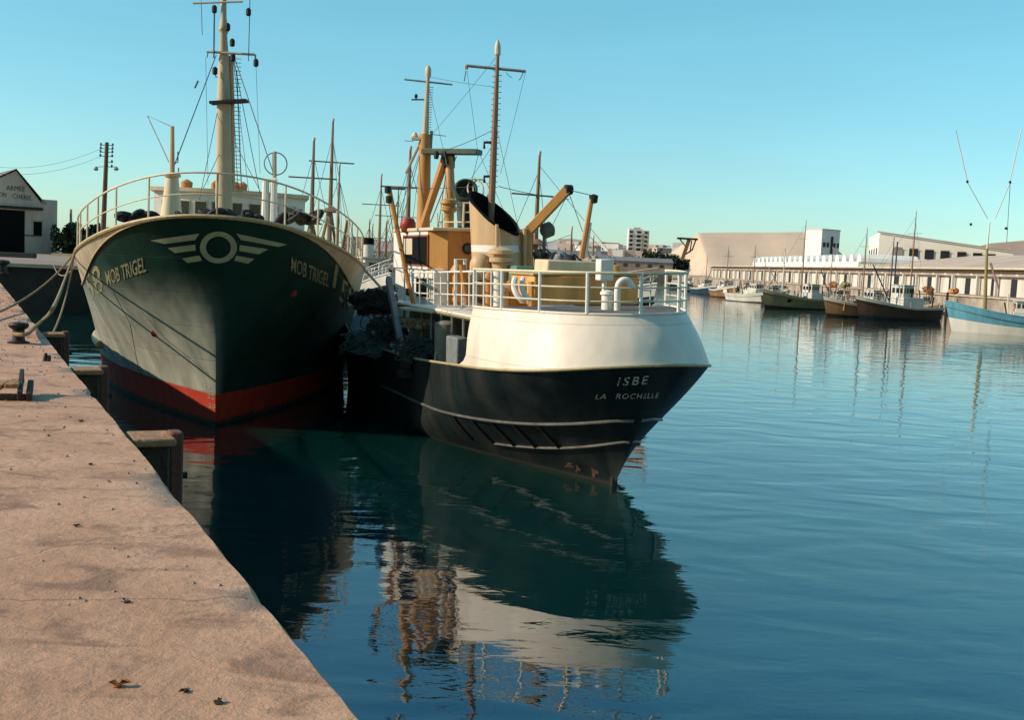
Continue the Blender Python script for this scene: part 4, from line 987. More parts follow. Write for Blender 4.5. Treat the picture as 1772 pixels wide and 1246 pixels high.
mb = MB()
for a, b_, da, db, r in (((735, 236), (690, 400), GY, 36, .012), ((737, 232), (655, 470), GY, 40, .010), ((742, 150), (800, 395), GY, 33, .008), ((741, 150), (712, 400), GY, 36.5, .008), ((775, 275), (757, 400), 36, 35, .014),
                         ((772, 275), (800, 350), 36, 33.5, .010), ((828, 265), (812, 330), 36, 33.6, .008), ((830, 266), (905, 440), 36, 31, .008), ((855, 200), (905, 430), AY, 31, .008), ((853, 250), (757, 395), AY, 34, .008),
                         ((861, 95), (741, 240), AY, GY, .007), ((984, 332), (930, 440), 31.2, 30, .010), ((741, 132), (858, 150), GY, AY, .006)):
    mb.tube(sag(ip(*a, da), ip(*b_, db), .03, 6), r, 4)
mb.build('rigging_wire', wire, IS)
def fit(px, py, Y): return ip(px, py, Y)
c = fit(1046, 460, 26.6)
for k, (px, py, Y, r, h, mt_) in enumerate(((820, 520, 29.4, .13, .7, tanm), (846, 525, 28.6, .10, .8, brown), (872, 528, 28.4, .15, .5, tanm), (790, 515, 30.4, .12, .9, orange))):
    c = fit(px, py, Y); mb = MB(); mb.lathe(c, [(r, -.1), (r, h * .7), (r * 1.5, h * .72), (r * 1.5, h * .86), (r * .8, h), (.02, h * 1.03)], 14); mb.build('small_vent', mt_, IS)
c = fit(905, 528, 28.4); mb = MB(); mb.box(c + Vector((0, .4, .2)), (.7, .7, .5)); mb.tube([c + Vector((-.35, .2, .5)), c + Vector((.35, .2, .5))], .14, 12); mb.build('capstan_winch', brown, IS, bevel=.02)
c = fit(835, 505, 29.2); mb = MB(); mb.tube([c + Vector((.26 * math.cos(a), -.04, .26 * math.sin(a))) for a in [2 * PI * k / 22 for k in range(22)]], .06, 8, closed=True); mb.v = [tuple(IH.world(*v)) for v in mb.v]
single('lifebuoy', mb, M('lifebuoy_dark', (.06, .03, .02), .6, .3, 5, .1), 'dark lifebuoy ring hanging behind the boat deck rail beside the domed vent', 'lifebuoy')
c = fit(845, 498, 29.0); mb = MB(); mb.tube([c + Vector((-.35, 0, .1)), c + Vector((.5, 0, .1))], .035, 6); mb.blob(c + Vector((.1, 0, -.12)), (.16, .1, .2), 5, 10, .1); mb.build('white_lamp_bracket', white, IS)
# twin pipes up the after side of the funnel and a soot streaked ladder
mb = MB(); mb.tube([Vector((fx + .62, fy - .55, 4.0)), Vector((fx + .62, fy - .5, 6.0))], .06, 8); mb.build('exhaust_pipe', tanm, IS)
mb = MB(); mb.tube([Vector((fx - .35, fy - .92, 4.0)), Vector((fx - .33, fy - .78, 6.1))], .05, 8); mb.build('funnel_pipe', tanm, IS)
for k, (px, py, Y) in enumerate(((935, 440, 31), (952, 446, 31), (968, 447, 30.8), (985, 450, 30.6), (1022, 452, 30.2))):
    c = fit(px, py, Y); mb = MB(); mb.blob(c, (.2, .2, .14), 60 + k, 10, .3); mb.tube([c + Vector((-.2, 0, -.1)), c + Vector((.15, 0, .16)), c + Vector((.4, 0, -.05))], .03, 5); mb.build('deck_gear', (dark, netm, steel, dark, creamdark)[k], IS)
c = fit(942, 400, 31.6); mb = MB(); mb.tube([c + Vector((0, 0, -1.3)), c], .05, 6); mb.lathe(c, [(.1, -.1), (.22, -.02), (.22, .22), (.1, .3)], 14, rot=Matrix.Rotation(1.2, 3, 'Y')); mb.build('searchlight', M('olive_lamp', (.12, .12, .09), .5, .2, 4, .1), IS)
# ------------------------------------------------------------------ things on and at the near quay
mb = MB(); c = G(32, 594, Q)
mb.lathe(c, [(r_ * .68, z_ * .8) for r_, z_ in [(.24, 0), (.24, .03), (.15, .05), (.13, .12), (.13, .27), (.20, .31), (.23, .36), (.20, .40), (.05, .42)]], 20)
BO = single('bollard', mb, M('black_iron', (.015, .013, .012), .55, .4, 5, .3, rust=.15), 'black iron mooring bollard on the near quay with a rope round it', 'bollard')
bt = Vector(c) + Vector((0, 0, .15))
for px, py, lab in ((4, 468, 'low bollard at the edge of the far-left quay, nearer the photo edge'), (143, 452, 'small bollard on the far-left quay just beside the green trawler bow')):
    mb = MB(); c = G(px, py + 5, Q); mb.lathe(c, [(.3, 0), (.22, .08), (.2, .4), (.36, .5), (.3, .62), (.05, .66)], 14); single('bollard', mb, dark, lab, 'bollard')
fair = GH.world(-4.85, 6.0, 4.75); fair = W(129, 437, 37.5)
rs = []
def rope(pts, r, label, n=8):
    mb = MB(); mb.tube(pts, r, n); return single('mooring_rope', mb, ropem, label, 'rope', 'mooring ropes of the green trawler')
pth = arc([bt + Vector((-.11, .05, 0)), bt + Vector((0, -.12, 0)), bt + Vector((.13, 0, .0)), G(58, 568, Q + .06), G(75, 553, Q + .08), W(92, 533, 17.5), W(110, 490, 26), fair], 8)
rope(pth, .032, 'thick tan mooring rope curving from the black bollard up to the green trawler bow')
rope(sag(G(-60, 560, Q + .1), fair, .35), .028, 'straight mooring rope leaving the photo edge on the left towards the green trawler bow')
_s = (19.5 - e0.y) / ed.y; rope(sag(edge(_s) + en * .03 + Vector((0, 0, -.25)), fair, .5), .026, 'short mooring rope dropping behind the quay edge between two longer ropes')
rope(sag(GH.world(-4.9, 7.5, 4.2), G(92, 457, Q + .15), .5), .03, 'thin rope from the green trawler back to the far-left quay')
# timber fender piles standing proud of the quay wall
def fender(px0, px1, py, Y, label, low=False):
    a, b_ = G(px0, py, Q - .03), G(px1, py, Q - .03); wd = max(.3, (b_ - a).length)
    s_ = (a - e0).dot(ed); c = edge(s_); f = thing('fender_pile', label, 'fender', (c.x, c.y, -1.0), math.atan2(ed.y, ed.x) - PI / 2, 'timber fender piles along the near quay wall')
    h = Q - .10 + 1.0
    mb = MB(); mb.box((wd * .5 + .04, 0, h / 2), (wd, .42, h)); mb.build('pile', timber, f, bevel=.03)
    mb = MB(); mb.box((wd * .5 + .05, -.02, h + .03), (wd + .06, .50, .07)); mb.build('cap', timbertop, f, bevel=.02)
    mb = MB(); mb.box((wd + .10, -.05, h - .55), (.12, .2, 1.3)); mb.build('rubbing_plank', M('red_timber', (.16, .06, .035), .8, .4, 3, .4, streak=True), f, bevel=.02)
    mb = MB(); mb.lathe((wd + .18, -.05, h - .3), [(.03, -.03), (.03, .03)], 8, rot=Matrix.Rotation(PI / 2, 3, 'Y')); mb.build('bolt_head', dark, f)
fender(228, 290, 752, 0, 'timber fender pile nearest the camera, with a worn sunlit top')
fender(126, 150, 636, 0, 'timber fender pile beside the green trawler, second from the camera')
fender(70, 96, 575, 0, 'timber fender pile behind the black bollard, farthest from the camera')
# wooden pallet like hatch with a tyre-black edge
mb = MB(); c = G(2, 690, Q)
hp = thing('timber_hatch', 'tilted ochre timber hatch frame lying on the near quay at the photo edge', 'hatch frame', c, .25); hp.scale = (.62, .8, .9)
for k in range(4):
    mb = MB(); mb.box((-.55 + k * .24, .15, .10 + .02 * k), (.20, .62, .05), rz=.03 * (k - 1)); mb.build('plank', M('ochre_timber', (.34, .17, .06), .8, .4, 5, .5), hp, bevel=.01)
mb = MB(); mb.bar((.32, -.2, .05), (.20, .5, .24), .07, .12); mb.build('side_bar', timber, hp, bevel=.01)
mb = MB(); mb.bar((.46, -.2, .04), (.34, .5, .12), .09, .1); mb.bar((-.6, -.15, .04), (.4, -.15, .04), .06, .07); mb.build('rail', timber, hp, bevel=.01)
mb = MB(); c = G(78, 625, Q); mb.tube([c, c + Vector((.01, 0, .11))], [.035, .02], 8); mb.tube([c + Vector((.05, 0, 0)), c + Vector((.05, .01, .08))], [.03, .025], 8); mb.tube([c + Vector((0, 0, .05)), c + Vector((.05, 0, .05))], .02, 6)
single('iron_peg', mb, dark, 'short rusty iron peg sticking out of the quay near its edge', 'peg')
# small litter: dried leaves, pebbles, seaweed scraps
rl = random.Random(11)
def scrap(px, py, s, label, mat, grp=None):
    c = G(px, py, Q); mb = MB()
    for k in range(5):
        a = rl.uniform(0, 6.28); r1 = s * rl.uniform(.4, 1); w_ = s * rl.uniform(.12, .3)
        p0 = c + Vector((0, 0, .006)); p1 = c + Vector((math.cos(a) * r1 * .5, math.sin(a) * r1 * .5, s * rl.uniform(.2, .6))); p2 = c + Vector((math.cos(a) * r1, math.sin(a) * r1, s * rl.uniform(.05, .45)))
        n_ = Vector((-math.sin(a), math.cos(a), 0)) * w_
        mb.add([p0 - n_ * .4, p0 + n_ * .4, p1 + n_, p2, p1 - n_], [(0, 1, 2, 3, 4)])
    mb.blob(c + Vector((0, 0, s * .12)), (s * .3, s * .25, s * .14), rl.randint(0, 99), 8, .3)
    return single('dry_leaf', mb, mat, label, 'leaf', grp)
leafm = M('dry_leaf_brown', (.30, .10, .02), .8, .5, 20, .3); leafd = M('dark_scrap', (.05, .028, .015), .9, .5, 20, .3)
scrap(203, 1190, .055, 'largest orange brown dry leaf on the quay near the bottom of the photo', leafm)
scrap(322, 1198, .035, 'dark curled scrap on the quay between two other scraps near the bottom edge', leafd)
scrap(376, 1220, .035, 'dark curled scrap lowest on the quay, nearest its water edge', leafd)
scrap(218, 1044, .035, 'small three pointed dark leaf in the middle of the quay', leafd)
scrap(156, 805, .03, 'tiny dark scrap on the quay level with the nearest fender pile', leafd)
scrap(85, 755, .035, 'small dark scrap on the quay beyond the stained area', leafd)
scrap(140, 730, .04, 'dark scrap close to another on the far part of the near quay', leafd)
scrap(132, 912, .03, 'tiny brown scrap beside faint tyre stains on the quay', leafd)
# gravel and grit near the edge: uncountable
mb = MB()
for k in range(420):
    s_ = rl.uniform(-6, 26) ** 1; d = abs(rl.gauss(0, 1)) * 1.3 + .03; p = edge(3 + (s_ + 6) * .9 - 2) - en * d; r_ = rl.uniform(.004, .012) * (1 + (max(0, p.y) / 14))
    mb.add([p + Vector((r_ * math.cos(a), r_ * math.sin(a), 0)) for a in (0, 1.6, 3.1, 4.7)] + [p + Vector((0, 0, r_ * .9))], [(0, 1, 4), (1, 2, 4), (2, 3, 4), (3, 0, 4)])
tag(mb.build('gravel', M('grit', (.30, .20, .14), .9, .5, 9, 0), smooth=False), label='loose grit scattered along the quay edge', kind='stuff')

# ------------------------------------------------------------------ far-left quay: warehouse, hedge, pole
wallw = M('warehouse_plaster', (.52, .44, .36), .85, .3, .5, .3, fine=2, dirt=(.22, .18, .14), streak=True)
SY = 150.0
def lv(px, py, Y): return W(px, py, Y)
zg = Q
c0 = lv(-45, 425, SY); c1 = lv(72, 425, SY); c2 = lv(97, 425, SY)
gz = c0.z
base = Vector((c1.x, SY, Q))
WHS = thing('warehouse', 'shabby pale warehouse with a pointed gable, dark doorway and faded lettering', 'warehouse', base, 0.6)
def wl_(px, py, dy=0.0): p = lv(px, py, SY) - base; return Vector((p.x * 1.22, p.y + dy, p.z))
zE = wl_(50, 362).z; zA = wl_(38, 297).z; xL = wl_(-40, 400).x; xR = 0.0; xA = wl_(38, 400).x
z0 = 0
mb = MB()
front = [(xL, 0, z0), (xR, 0, z0), (xR, 0, zE + .8), (xA, 0, zA), (xL, 0, zE + .8)]
mb.add(front + [(x, 26, z) for x, y, z in front], [(0, 1, 2, 3, 4), (9, 8, 7, 6, 5), (1, 6, 7, 2), (0, 4, 9, 5)])
mb.build('wall', wallw, WHS, smooth=False)
mb = MB(); mb.add([(xA, -.3, zA + .25), (xR + .5, -.3, zE + .8), (xR + .5, 26.3, zE + .8), (xA, 26.3, zA + .25), (xL - .5, -.3, zE + .8), (xL - .5, 26.3, zE + .8)], [(0, 1, 2, 3), (0, 3, 5, 4)])
mb.build('roof', M('corrugated_roof', (.20, .17, .15), .8, .35, .4, .3, fine=4), WHS, smooth=False)
mb = MB(); xw = wl_(97, 0).x; mb.box(((xw + xR) / 2, 1.6, (wl_(80, 345).z) / 2), (xw - xR + .01, 3.1, wl_(80, 345).z)); mb.build('side_annex', wallw, WHS, smooth=False)
mb = MB(); mb.box(((xL + xR) / 2, -.25, zE + .1), (xR - xL + .1, .5, .35)); mb.build('canopy', dark, WHS, smooth=False)
mb = MB(); dx0, dx1 = wl_(15, 0).x, wl_(53, 0).x; mb.box(((dx0 + dx1) / 2, -.03, zE * .48), (dx1 - dx0, .1, zE * .95)); dr = mb.build('door', black, WHS, smooth=False)
mb = MB(); mb.box((dx0 - .12, -.05, zE * .48), (.25, .14, zE * .95)); mb.build('door_frame', M('rust_red_frame', (.2, .06, .04), .7), dr, smooth=False)
mb = MB(); w0, w1 = wl_(65, 0).x, wl_(76, 0).x; mb.box(((w0 + w1) / 2, -.03, wl_(70, 395).z), (w1 - w0, .1, wl_(70, 383).z - wl_(70, 407).z)); wn = mb.build('window', black, WHS, smooth=False)
mb = MB(); mb.box(((w0 + w1) / 2, -.08, wl_(70, 384).z + .1), (w1 - w0 + .3, .2, .15)); mb.build('lintel', yellow, wn, smooth=False)
mb = MB(); mb.box((((xR + dx1) / 2), -.05, wl_(70, 408).z), (xR - dx1, .1, .12)); mb.build('string_course', dark, WHS, smooth=False)
vs, fs, asp = text_data('CON')
def sign(s, pa, pb, h, par, mat):
    a, b_ = wl_(*pa), wl_(*pb); vs, fs, asp = text_data(s); mb = MB()
    mb.add([(a.x + (b_.x - a.x) * x, -.04, a.z + (b_.z - a.z) * x + y * h) for x, y in vs], fs); mb.build('sign_lettering', mat, par, smooth=False)
lm = M('faded_black_lettering', (.07, .06, .055), .8)
sign('ARMEE', (26, 331), (50, 332), .65, WHS, lm); sign('CON', (12, 342), (26, 343), .6, WHS, lm); sign('CHERIS', (34, 344), (58, 347), .6, WHS, lm)
# hedge and low things by the warehouse
foli = M('hedge_leaves', (.035, .055, .02), .8, .6, .8, .0)
def foliage(name, x0, x1, y0, y1, z1, n, label, cat, seed, size=.35, group=None, mat=None):
    r_ = random.Random(seed); mb = MB()
    for k in range(n):
        x = r_.uniform(x0, x1); y = r_.uniform(y0, y1); h = z1 * (.75 + .25 * math.sin(x * 1.3 + seed) * math.sin(x * .37 + y))
        z = Q + h * (r_.random() ** .6); s = size * r_.uniform(.5, 1.3)
        a = Vector((r_.gauss(0, 1), r_.gauss(0, 1), r_.gauss(0, 1))).normalized(); b_ = a.cross(Vector((r_.gauss(0, 1), r_.gauss(0, 1), r_.gauss(0, 1)))).normalized()
        p = Vector((x, y, z)); mb.add([p + a * s, p + b_ * s * .7, p - a * s, p - b_ * s * .7], [(0, 1, 2, 3)])
    return single(name, mb, mat or foli, label, cat, group, smooth=False)
hx0, hx1 = lv(97, 400, 150).x, lv(260, 400, 150).x
foliage('hedge', hx0, hx1, 148, 156, lv(120, 384, 150).z - Q, 5200, 'dense dark green hedge between the warehouse and the green trawler', 'hedge', 4)
mb = MB(); a = lv(96, 425, 140); a.z = Q; mb.box((a.x + 2.6, 140, Q + .12), (6, .5, .24)); single('concrete_kerb_block', mb, M('pale_block', (.5, .36, .22), .8), 'long low pale block on the ground in front of the hedge', 'kerb block', smooth=False)
mb = MB(); a, b_ = G(0, 444, Q), G(58, 447, Q); mb.box(((a.x + b_.x) / 2 - 1, a.y, Q + .22), ((b_.x - a.x) + 1.5, .7, .44)); single('timber_balk', mb, dark, 'long dark timber balk lying on the far-left quay near its edge', 'timber balk', bevel=.03)
mb = MB(); a = lv(124, 392, 160); mb.tube([(a.x, 160, Q), (a.x - .15, 160, lv(124, 362, 160).z)], .18, 6); single('wooden_post', mb, creamdark, 'short pale post rising just above the hedge', 'post')
# telegraph pole
PY = 60.0
tb, tt = lv(176, 450, PY), lv(185, 246, PY); tb.z = Q
TP = thing('telegraph_pole', 'leaning wooden telegraph pole with insulators and two lamps on the far-left quay', 'telegraph pole', tb)
lo = lambda p: p - tb
mb = MB(); mb.tube([Vector((0, 0, 0)), lo(tt)], [.16, .10], 12); mb.build('pole', M('pole_wood', (.16, .085, .05), .8, .4, 2, .3, streak=True), TP)
for k, py in enumerate((251, 257, 263, 270, 280, 288)):
    p = lo(lv(185 - (py - 246) * .045, py, PY)); mb = MB()
    for sgn in (-1, 1):
        if sgn < 0 and k > 3: continue
        mb.tube([p, p + Vector((sgn * .30, 0, 0))], .02, 5); mb.lathe(p + Vector((sgn * .32, 0, .02)), [(.03, -.06), (.06, -.02), (.05, .08), (.02, .1)], 8)
    mb.build('insulator', M('blue_glass_insulator', (.05, .12, .15), .3), TP)
for sgn, px in ((-1, 166), (1, 201)):
    p = lo(lv(px, 291, PY)); q = lo(lv(182, 288, PY)); mb = MB(); mb.tube([q, p + Vector((0, 0, .08))], .018, 5); arm = mb.build('lamp_arm', steel, TP)
    mb = MB(); mb.lathe(p, [(.02, .1), (.08, .06), (.14, -.04), (.10, -.10), (.02, -.13)], 12); mb.build('lamp_shade', M('enamel_shade', (.30, .30, .24), .4), arm)
mb = MB(); mb.tube(sag(lv(175, 257, PY), lv(-30, 285, 62), .5), .008, 4); mb.tube(sag(lv(175, 270, PY), lv(-30, 296, 62), .5), .008, 4)
mb.v = [tuple(Vector(v) - tb) for v in mb.v]; mb.build('overhead_line', wire, TP)

# ------------------------------------------------------------------ a fishing boat maker for the boats in the background
def glow(c, k): return tuple(x * k for x in c)
def boat(name, label, cat, pos, az, L_, B_, fb, hullc, bandc, housec, roofc=None, masts=(), house=(.55, .28, .6, 2.0), deckc=greydeck, group=None, sheer=1.1, rail=True, extra=None, seed=0, bottom=None, brow=2, winrow=4, funnel=None, bow_near=True):
    """pos: middle of the waterline; az: compass angle the bow points to (0 = away from us); house: (centre along, length, width, height) as fractions"""
    T = thing(name, label, cat, (pos[0], pos[1], 0), -az, group)
    n = 22
    def hbreadth(t, f):                  # t 0 stern .. 1 bow
        fine = 1 - max(0, (t - .45) / .55) ** (1.9 + 1.2 * f); tr_ = min(1, .62 + .38 * (t / .25) ** .7) if t < .25 else 1
        return B_ / 2 * (fine if fine > 0 else 0) * tr_ * (.72 + .28 * f)
    def zt(t): return fb * (1 + sheer * max(0, (t - .35) / .65) ** 1.8 * .75 + .12 * (1 - t) ** 2)
    def ring(side, f, dz=0.0, k=1.0):
        out = []
        for i in range(n + 1):
            t = i / n; z = -.3 + (zt(t) + .3) * f
            y = -L_ / 2 + L_ * t + (t ** 6) * (f * .07 * L_) - (1 - t) ** 6 * f * .03 * L_
            out.append(Vector((side * hbreadth(t, f) * k, y, z + dz)))
        return out
    mb = MB(); NR = 8
    for side in (-1, 1):
        mb.grid([ring(side, r / NR) for r in range(NR + 1)], flip=side > 0, mf=lambda i, j: 2 if i < brow else (1 if i == NR - 1 else 0))
    st = [ring(-1, r / NR)[0] for r in range(NR + 1)] ; s2 = [ring(1, r / NR)[0] for r in range(NR + 1)]
    mb.grid([st, s2], mi=0)
    h = mb.build('hull', [hullc, bandc, bottom or isbered], T, recalc=True, ang=45)
    mb = MB(); dL = [Vector((p.x * .97, p.y, p.z - fb * .35)) for p in ring(-1, 1)]; mb.grid([dL, [Vector((-p.x, p.y, p.z)) for p in dL]]); mb.build('deck', deckc, T, smooth=False)
    mb = MB()
    for side in (-1, 1): mb.tube(ring(side, 1, .02), .05, 5)
    mb.build('gunwale', bandc, T)
    if house:
        hc, hl, hw, hh = house; y = -L_ / 2 + L_ * hc; zb_ = fb * .65
        mb = MB(); mb.box((0, y, zb_ + hh * .35), (B_ * hw, L_ * hl, hh * .7)); dh = mb.build('deckhouse', housec, T, bevel=.04)
        mb = MB(); mb.box((0, y + L_ * hl * .18, zb_ + hh * .7 + hh * .28), (B_ * hw * .78, L_ * hl * .5, hh * .56)); wh_ = mb.build('wheelhouse', housec, T, bevel=.04)
        mb = MB(); mb.box((0, y + L_ * hl * .18, zb_ + hh * 1.26 + .05), (B_ * hw * .9, L_ * hl * .58, .1)); mb.build('roof', roofc or housec, wh_, smooth=False)
        for sd in (-1, 1):
            for k in range(winrow):
                yy = y + L_ * hl * (.18 + .5 * ((k + .5) / winrow - .5)); mb = MB()
                mb.box((sd * (B_ * hw * .39 + .01), yy, zb_ + hh * 1.02), (.05, L_ * hl * .5 / winrow * .6, hh * .24)); mb.build('window', glass, wh_, smooth=False)
            for k in range(3):
                mb = MB(); mb.box((B_ * hw * .78 * (k - 1) / 3.2, y + L_ * hl * (.18 + sd * .25) + sd * .01, zb_ + hh * 1.02), (B_ * hw * .16, .05, hh * .24)); mb.build('window', glass, wh_, smooth=False)
    if funnel:
        mb = MB(); yy = -L_ / 2 + L_ * funnel[0]; mb.tube([(0, yy, fb), (0, yy - .3, fb + funnel[1])], [.55, .45], 12); mb.tube([(0, yy - .25, fb + funnel[1] - .5), (0, yy - .31, fb + funnel[1] + .02)], [.49, .47], 12, mi=1); mb.build('funnel', [housec, black], T)
    for (mt, mh, mr, kind, mmat) in masts:
        y = -L_ / 2 + L_ * mt; zb_ = fb * .7
        mb = MB(); mb.tube([(0, y, zb_), (0, y, mh * .55), (0, y, mh)], [mr, mr * .8, mr * .35], 8); m_ = mb.build('mast', mmat, T)
        if kind in ('tripod', 'cross'):
            if kind == 'tripod':
                for sd in (-1, 1):
                    mb = MB(); mb.tube([(sd * B_ * .22, y - 1.6, zb_), (0, y, mh * .58)], mr * .55, 6); mb.build('mast_leg', mmat, m_)
                mb = MB(); mb.lathe((0, y, mh * .55), [(mr * 3.2, 0), (mr * 3.4, .05), (mr * 1.2, .35)], 10); mb.build('lookout', mmat, m_)
            mb = MB(); mb.tube([(-B_ * .28, y, mh * .8), (B_ * .28, y, mh * .8)], mr * .25, 5); mb.build('yardarm', mmat, m_)
        if kind == 'boom':
            mb = MB(); mb.tube([(0, y, zb_ + 1.2), (0, y + L_ * .25, mh * .65)], mr * .7, 6); mb.build('boom', mmat, m_)
        mb = MB()
        for sd in (-1, 1): mb.tube([(0, y, mh * .92), (sd * B_ * .42, y - L_ * .08, zb_ + .5)], .018, 4)
        mb.tube([(0, y, mh * .95), (0, L_ * .48, zt(1) )], .018, 4); mb.build('rigging', wire, m_)
        mb = MB(); mb.lathe((0, y, mh), [(mr * .4, 0), (mr * .5, .08), (mr * .5, .2), (.01, .28)], 8); mb.build('masthead_lamp', whm, m_)
    if rail:
        mb = MB()
        for side in (-1, 1):
            r_ = ring(side, 1, .75, .96)[11:]; b_ = ring(side, 1, 0, .98)[11:]; mb.tube(r_, .03, 4); mb.tube([(p + q) / 2 for p, q in zip(r_, b_)], .02, 4)
            for i in range(0, len(r_), 2): mb.tube([b_[i], r_[i]], .03, 4)
        mb.build('railing', housec, T)
    if extra: extra(T, L_, B_, fb)
    return T
spar = M('varnished_spar', (.26, .15, .075), .6, .3, 3, .1, streak=True)
whm = M('boat_white', (.62, .58, .50), .55, .2, .8, .05, rust=.12, streak=True)
gryh = M('boat_grey', (.26, .28, .27), .55, .25, .8, .05, rust=.15, streak=True)
olv = M('olive_hull', (.22, .19, .09), .6, .35, .8, .1, rust=.2, streak=True)
brnh = M('brown_hull', (.26, .14, .06), .6, .35, .8, .1, rust=.2, streak=True)
dkh = M('dark_hull', (.02, .022, .025), .5, .4, .8, .1, rust=.1, streak=True)
redh = M('red_hull', (.30, .06, .03), .6, .3, .8, .1, streak=True)
navy = M('navy_hull', (.02, .045, .08), .5, .3, .8, .1, rust=.1, streak=True)
def wp(px, Y): return (W(px, 450, Y).x, Y)
def clutter(seed, k=7, cols=(dark, netm, whm, orange, redh)):
    def f(T, L_, B_, fb):
        r_ = random.Random(seed)
        for i in range(k):
            mb = MB(); x, y = r_.uniform(-.3, .3) * B_, r_.uniform(-.42, .36) * L_; s = r_.uniform(.3, .7)
            if r_.random() < .5: mb.blob((x, y, fb * .7 + s * .5), (s, s * 1.2, s * .8), i + seed, 8, .3)
            else: mb.tube([(x, y, fb * .6), (x + r_.uniform(-.3, .3), y + r_.uniform(-.6, .6), fb + r_.uniform(1.2, 2.6))], .08, 6)
            mb.build('deck_gear', cols[r_.randrange(len(cols))], T)
    return f
# trawlers rafted behind the two big ones (their masts stand over the rails)
B1 = boat('trawler', 'trawler behind the green bow with a slim tripod mast, left of the taller masted one', 'trawler', wp(537, 78), math.radians(170), 22, 6, 2.2, gryh, whm, whm, masts=((.5, lv(537, 243, 78).z, .22, 'tripod', spar),), extra=clutter(1), house=(.3, .3, .6, 2.2))
B2 = boat('trawler', 'trawler with the tallest slim mast and a leaning boom beyond the green bow rail', 'trawler', wp(566, 84), math.radians(165), 24, 6, 2.4, dkh, whm, whm, masts=((.55, lv(566, 213, 84).z, .22, 'tripod', spar), (.8, lv(570, 300, 84).z, .14, 'boom', spar)), extra=clutter(2, 10), house=(.3, .3, .6, 2.4), funnel=(.2, 4))
B3 = boat('trawler', 'small far trawler with a thin aerial mast between green bow and ochre wheelhouse', 'trawler', wp(655, 92), math.radians(172), 20, 5.5, 2.0, gryh, whm, whm, masts=((.5, lv(661, 305, 92).z, .16, 'cross', spar),), extra=clutter(3, 12), house=(.35, .35, .6, 2.3))
B4 = boat('trawler', 'trawler directly behind the ochre wheelhouse with a dark tripod mast and lookout', 'trawler', wp(705, 72), math.radians(178), 24, 6.5, 2.3, dkh, whm, whm, masts=((.55, lv(712, 262, 72).z, .22, 'tripod', spar), (.75, lv(690, 395, 72).z, .12, 'boom', creamdark)), extra=clutter(4, 14), house=(.32, .32, .6, 2.4), funnel=(.2, 3.6))
B5 = boat('trawler', 'far pale trawler seen over the starboard rail of the green one, crowded with posts', 'trawler', wp(607, 100), math.radians(176), 22, 6, 2.3, whm, whm, whm, masts=((.5, lv(608, 390, 100).z, .2, 'cross', whm), (.7, lv(622, 398, 100).z, .12, 'boom', spar)), extra=clutter(5, 14), house=(.35, .3, .6, 2.6))
B6 = boat('trawler', 'trawler behind the black funnel with a stubby dark tripod mast above the crane arm', 'trawler', wp(925, 62), math.radians(150), 20, 6, 2.4, dkh, whm, creamdark, masts=((.5, lv(926, 268, 62).z, .2, 'tripod', spar), (.75, lv(960, 392, 62).z, .13, 'boom', spar)), extra=clutter(6, 12, (dark, netm, spar, steel)), house=(.4, .3, .6, 2.4))
B7 = boat('trawler', 'pale trawler with a broad rounded roof beyond the stern rail of the black one', 'trawler', wp(975, 90), math.radians(-75), 16, 5, 1.9, gryh, whm, whm, masts=((.35, lv(960, 400, 76).z, .13, 'boom', spar), (.7, lv(1043, 425, 76).z, .11, 'cross', spar)), extra=clutter(7, 14), house=(.45, .4, .62, 2.1))
B8 = boat('trawler', 'cream trawler packed behind the slanted port derrick of the black trawler', 'trawler', wp(672, 84), math.radians(160), 20, 6, 2.5, whm, whm, whm, masts=((.45, lv(653, 385, 84).z, .18, 'boom', spar), (.62, lv(690, 330, 84).z, .12, 'tripod', spar)), extra=clutter(31, 22, (orange, netm, spar, whm)), house=(.3, .4, .7, 2.6), funnel=(.15, 4))
B9 = boat('trawler', 'grey trawler far behind the crane arm, half hidden by funnel gear', 'trawler', wp(950, 84), math.radians(-70), 17, 5, 2.0, gryh, whm, whm, masts=((.4, lv(945, 395, 84).z, .15, 'boom', spar), (.75, lv(975, 392, 84).z, .11, 'cross', spar)), extra=clutter(32, 22, (orange, netm, spar, steel, whm)), house=(.4, .3, .6, 2.2))
B10 = boat('trawler', 'farthest trawler in the gap beyond the green bow rail, only thin masts showing', 'trawler', wp(640, 112), math.radians(170), 20, 6, 2.5, whm, whm, whm, masts=((.3, lv(640, 380, 112).z, .16, 'cross', spar), (.7, lv(633, 392, 112).z, .14, 'boom', spar)), extra=clutter(33, 18), house=(.35, .3, .6, 2.4))
# boats along the right-hand quay
R = math.radians
boat('motor_boat', 'small white launch farthest along the right-hand quay', 'boat', wp(1170, 330), R(15), 9, 3, 1.1, navy, whm, whm, masts=((.5, 6, .09, 'cross', whm),), rail=False, house=(.5, .35, .6, 2.0))
boat('motor_boat', 'white launch with a blue stripe moored second farthest along the right-hand quay', 'boat', wp(1193, 290), R(-160), 11, 3.4, 1.3, whm, navy, whm, masts=((.45, 7, .1, 'cross', whm),), rail=False, house=(.5, .35, .6, 2.2))
boat('fishing_boat', 'small dark fishing boat with a raised black roofed wheelhouse, left of the tan boat', 'fishing boat', wp(1222, 262), R(168), 12, 4, 1.2, navy, whm, whm, roofc=dark, masts=((.55, 9, .12, 'boom', spar),), extra=clutter(12, 12))
boat('fishing_boat', 'tan fishing boat seen bow-on just left of a grey white one', 'fishing boat', wp(1258, 236), R(172), 13, 4.6, 1.5, brnh, whm, whm, masts=((.55, 11, .13, 'cross', spar),), extra=clutter(13, 14))
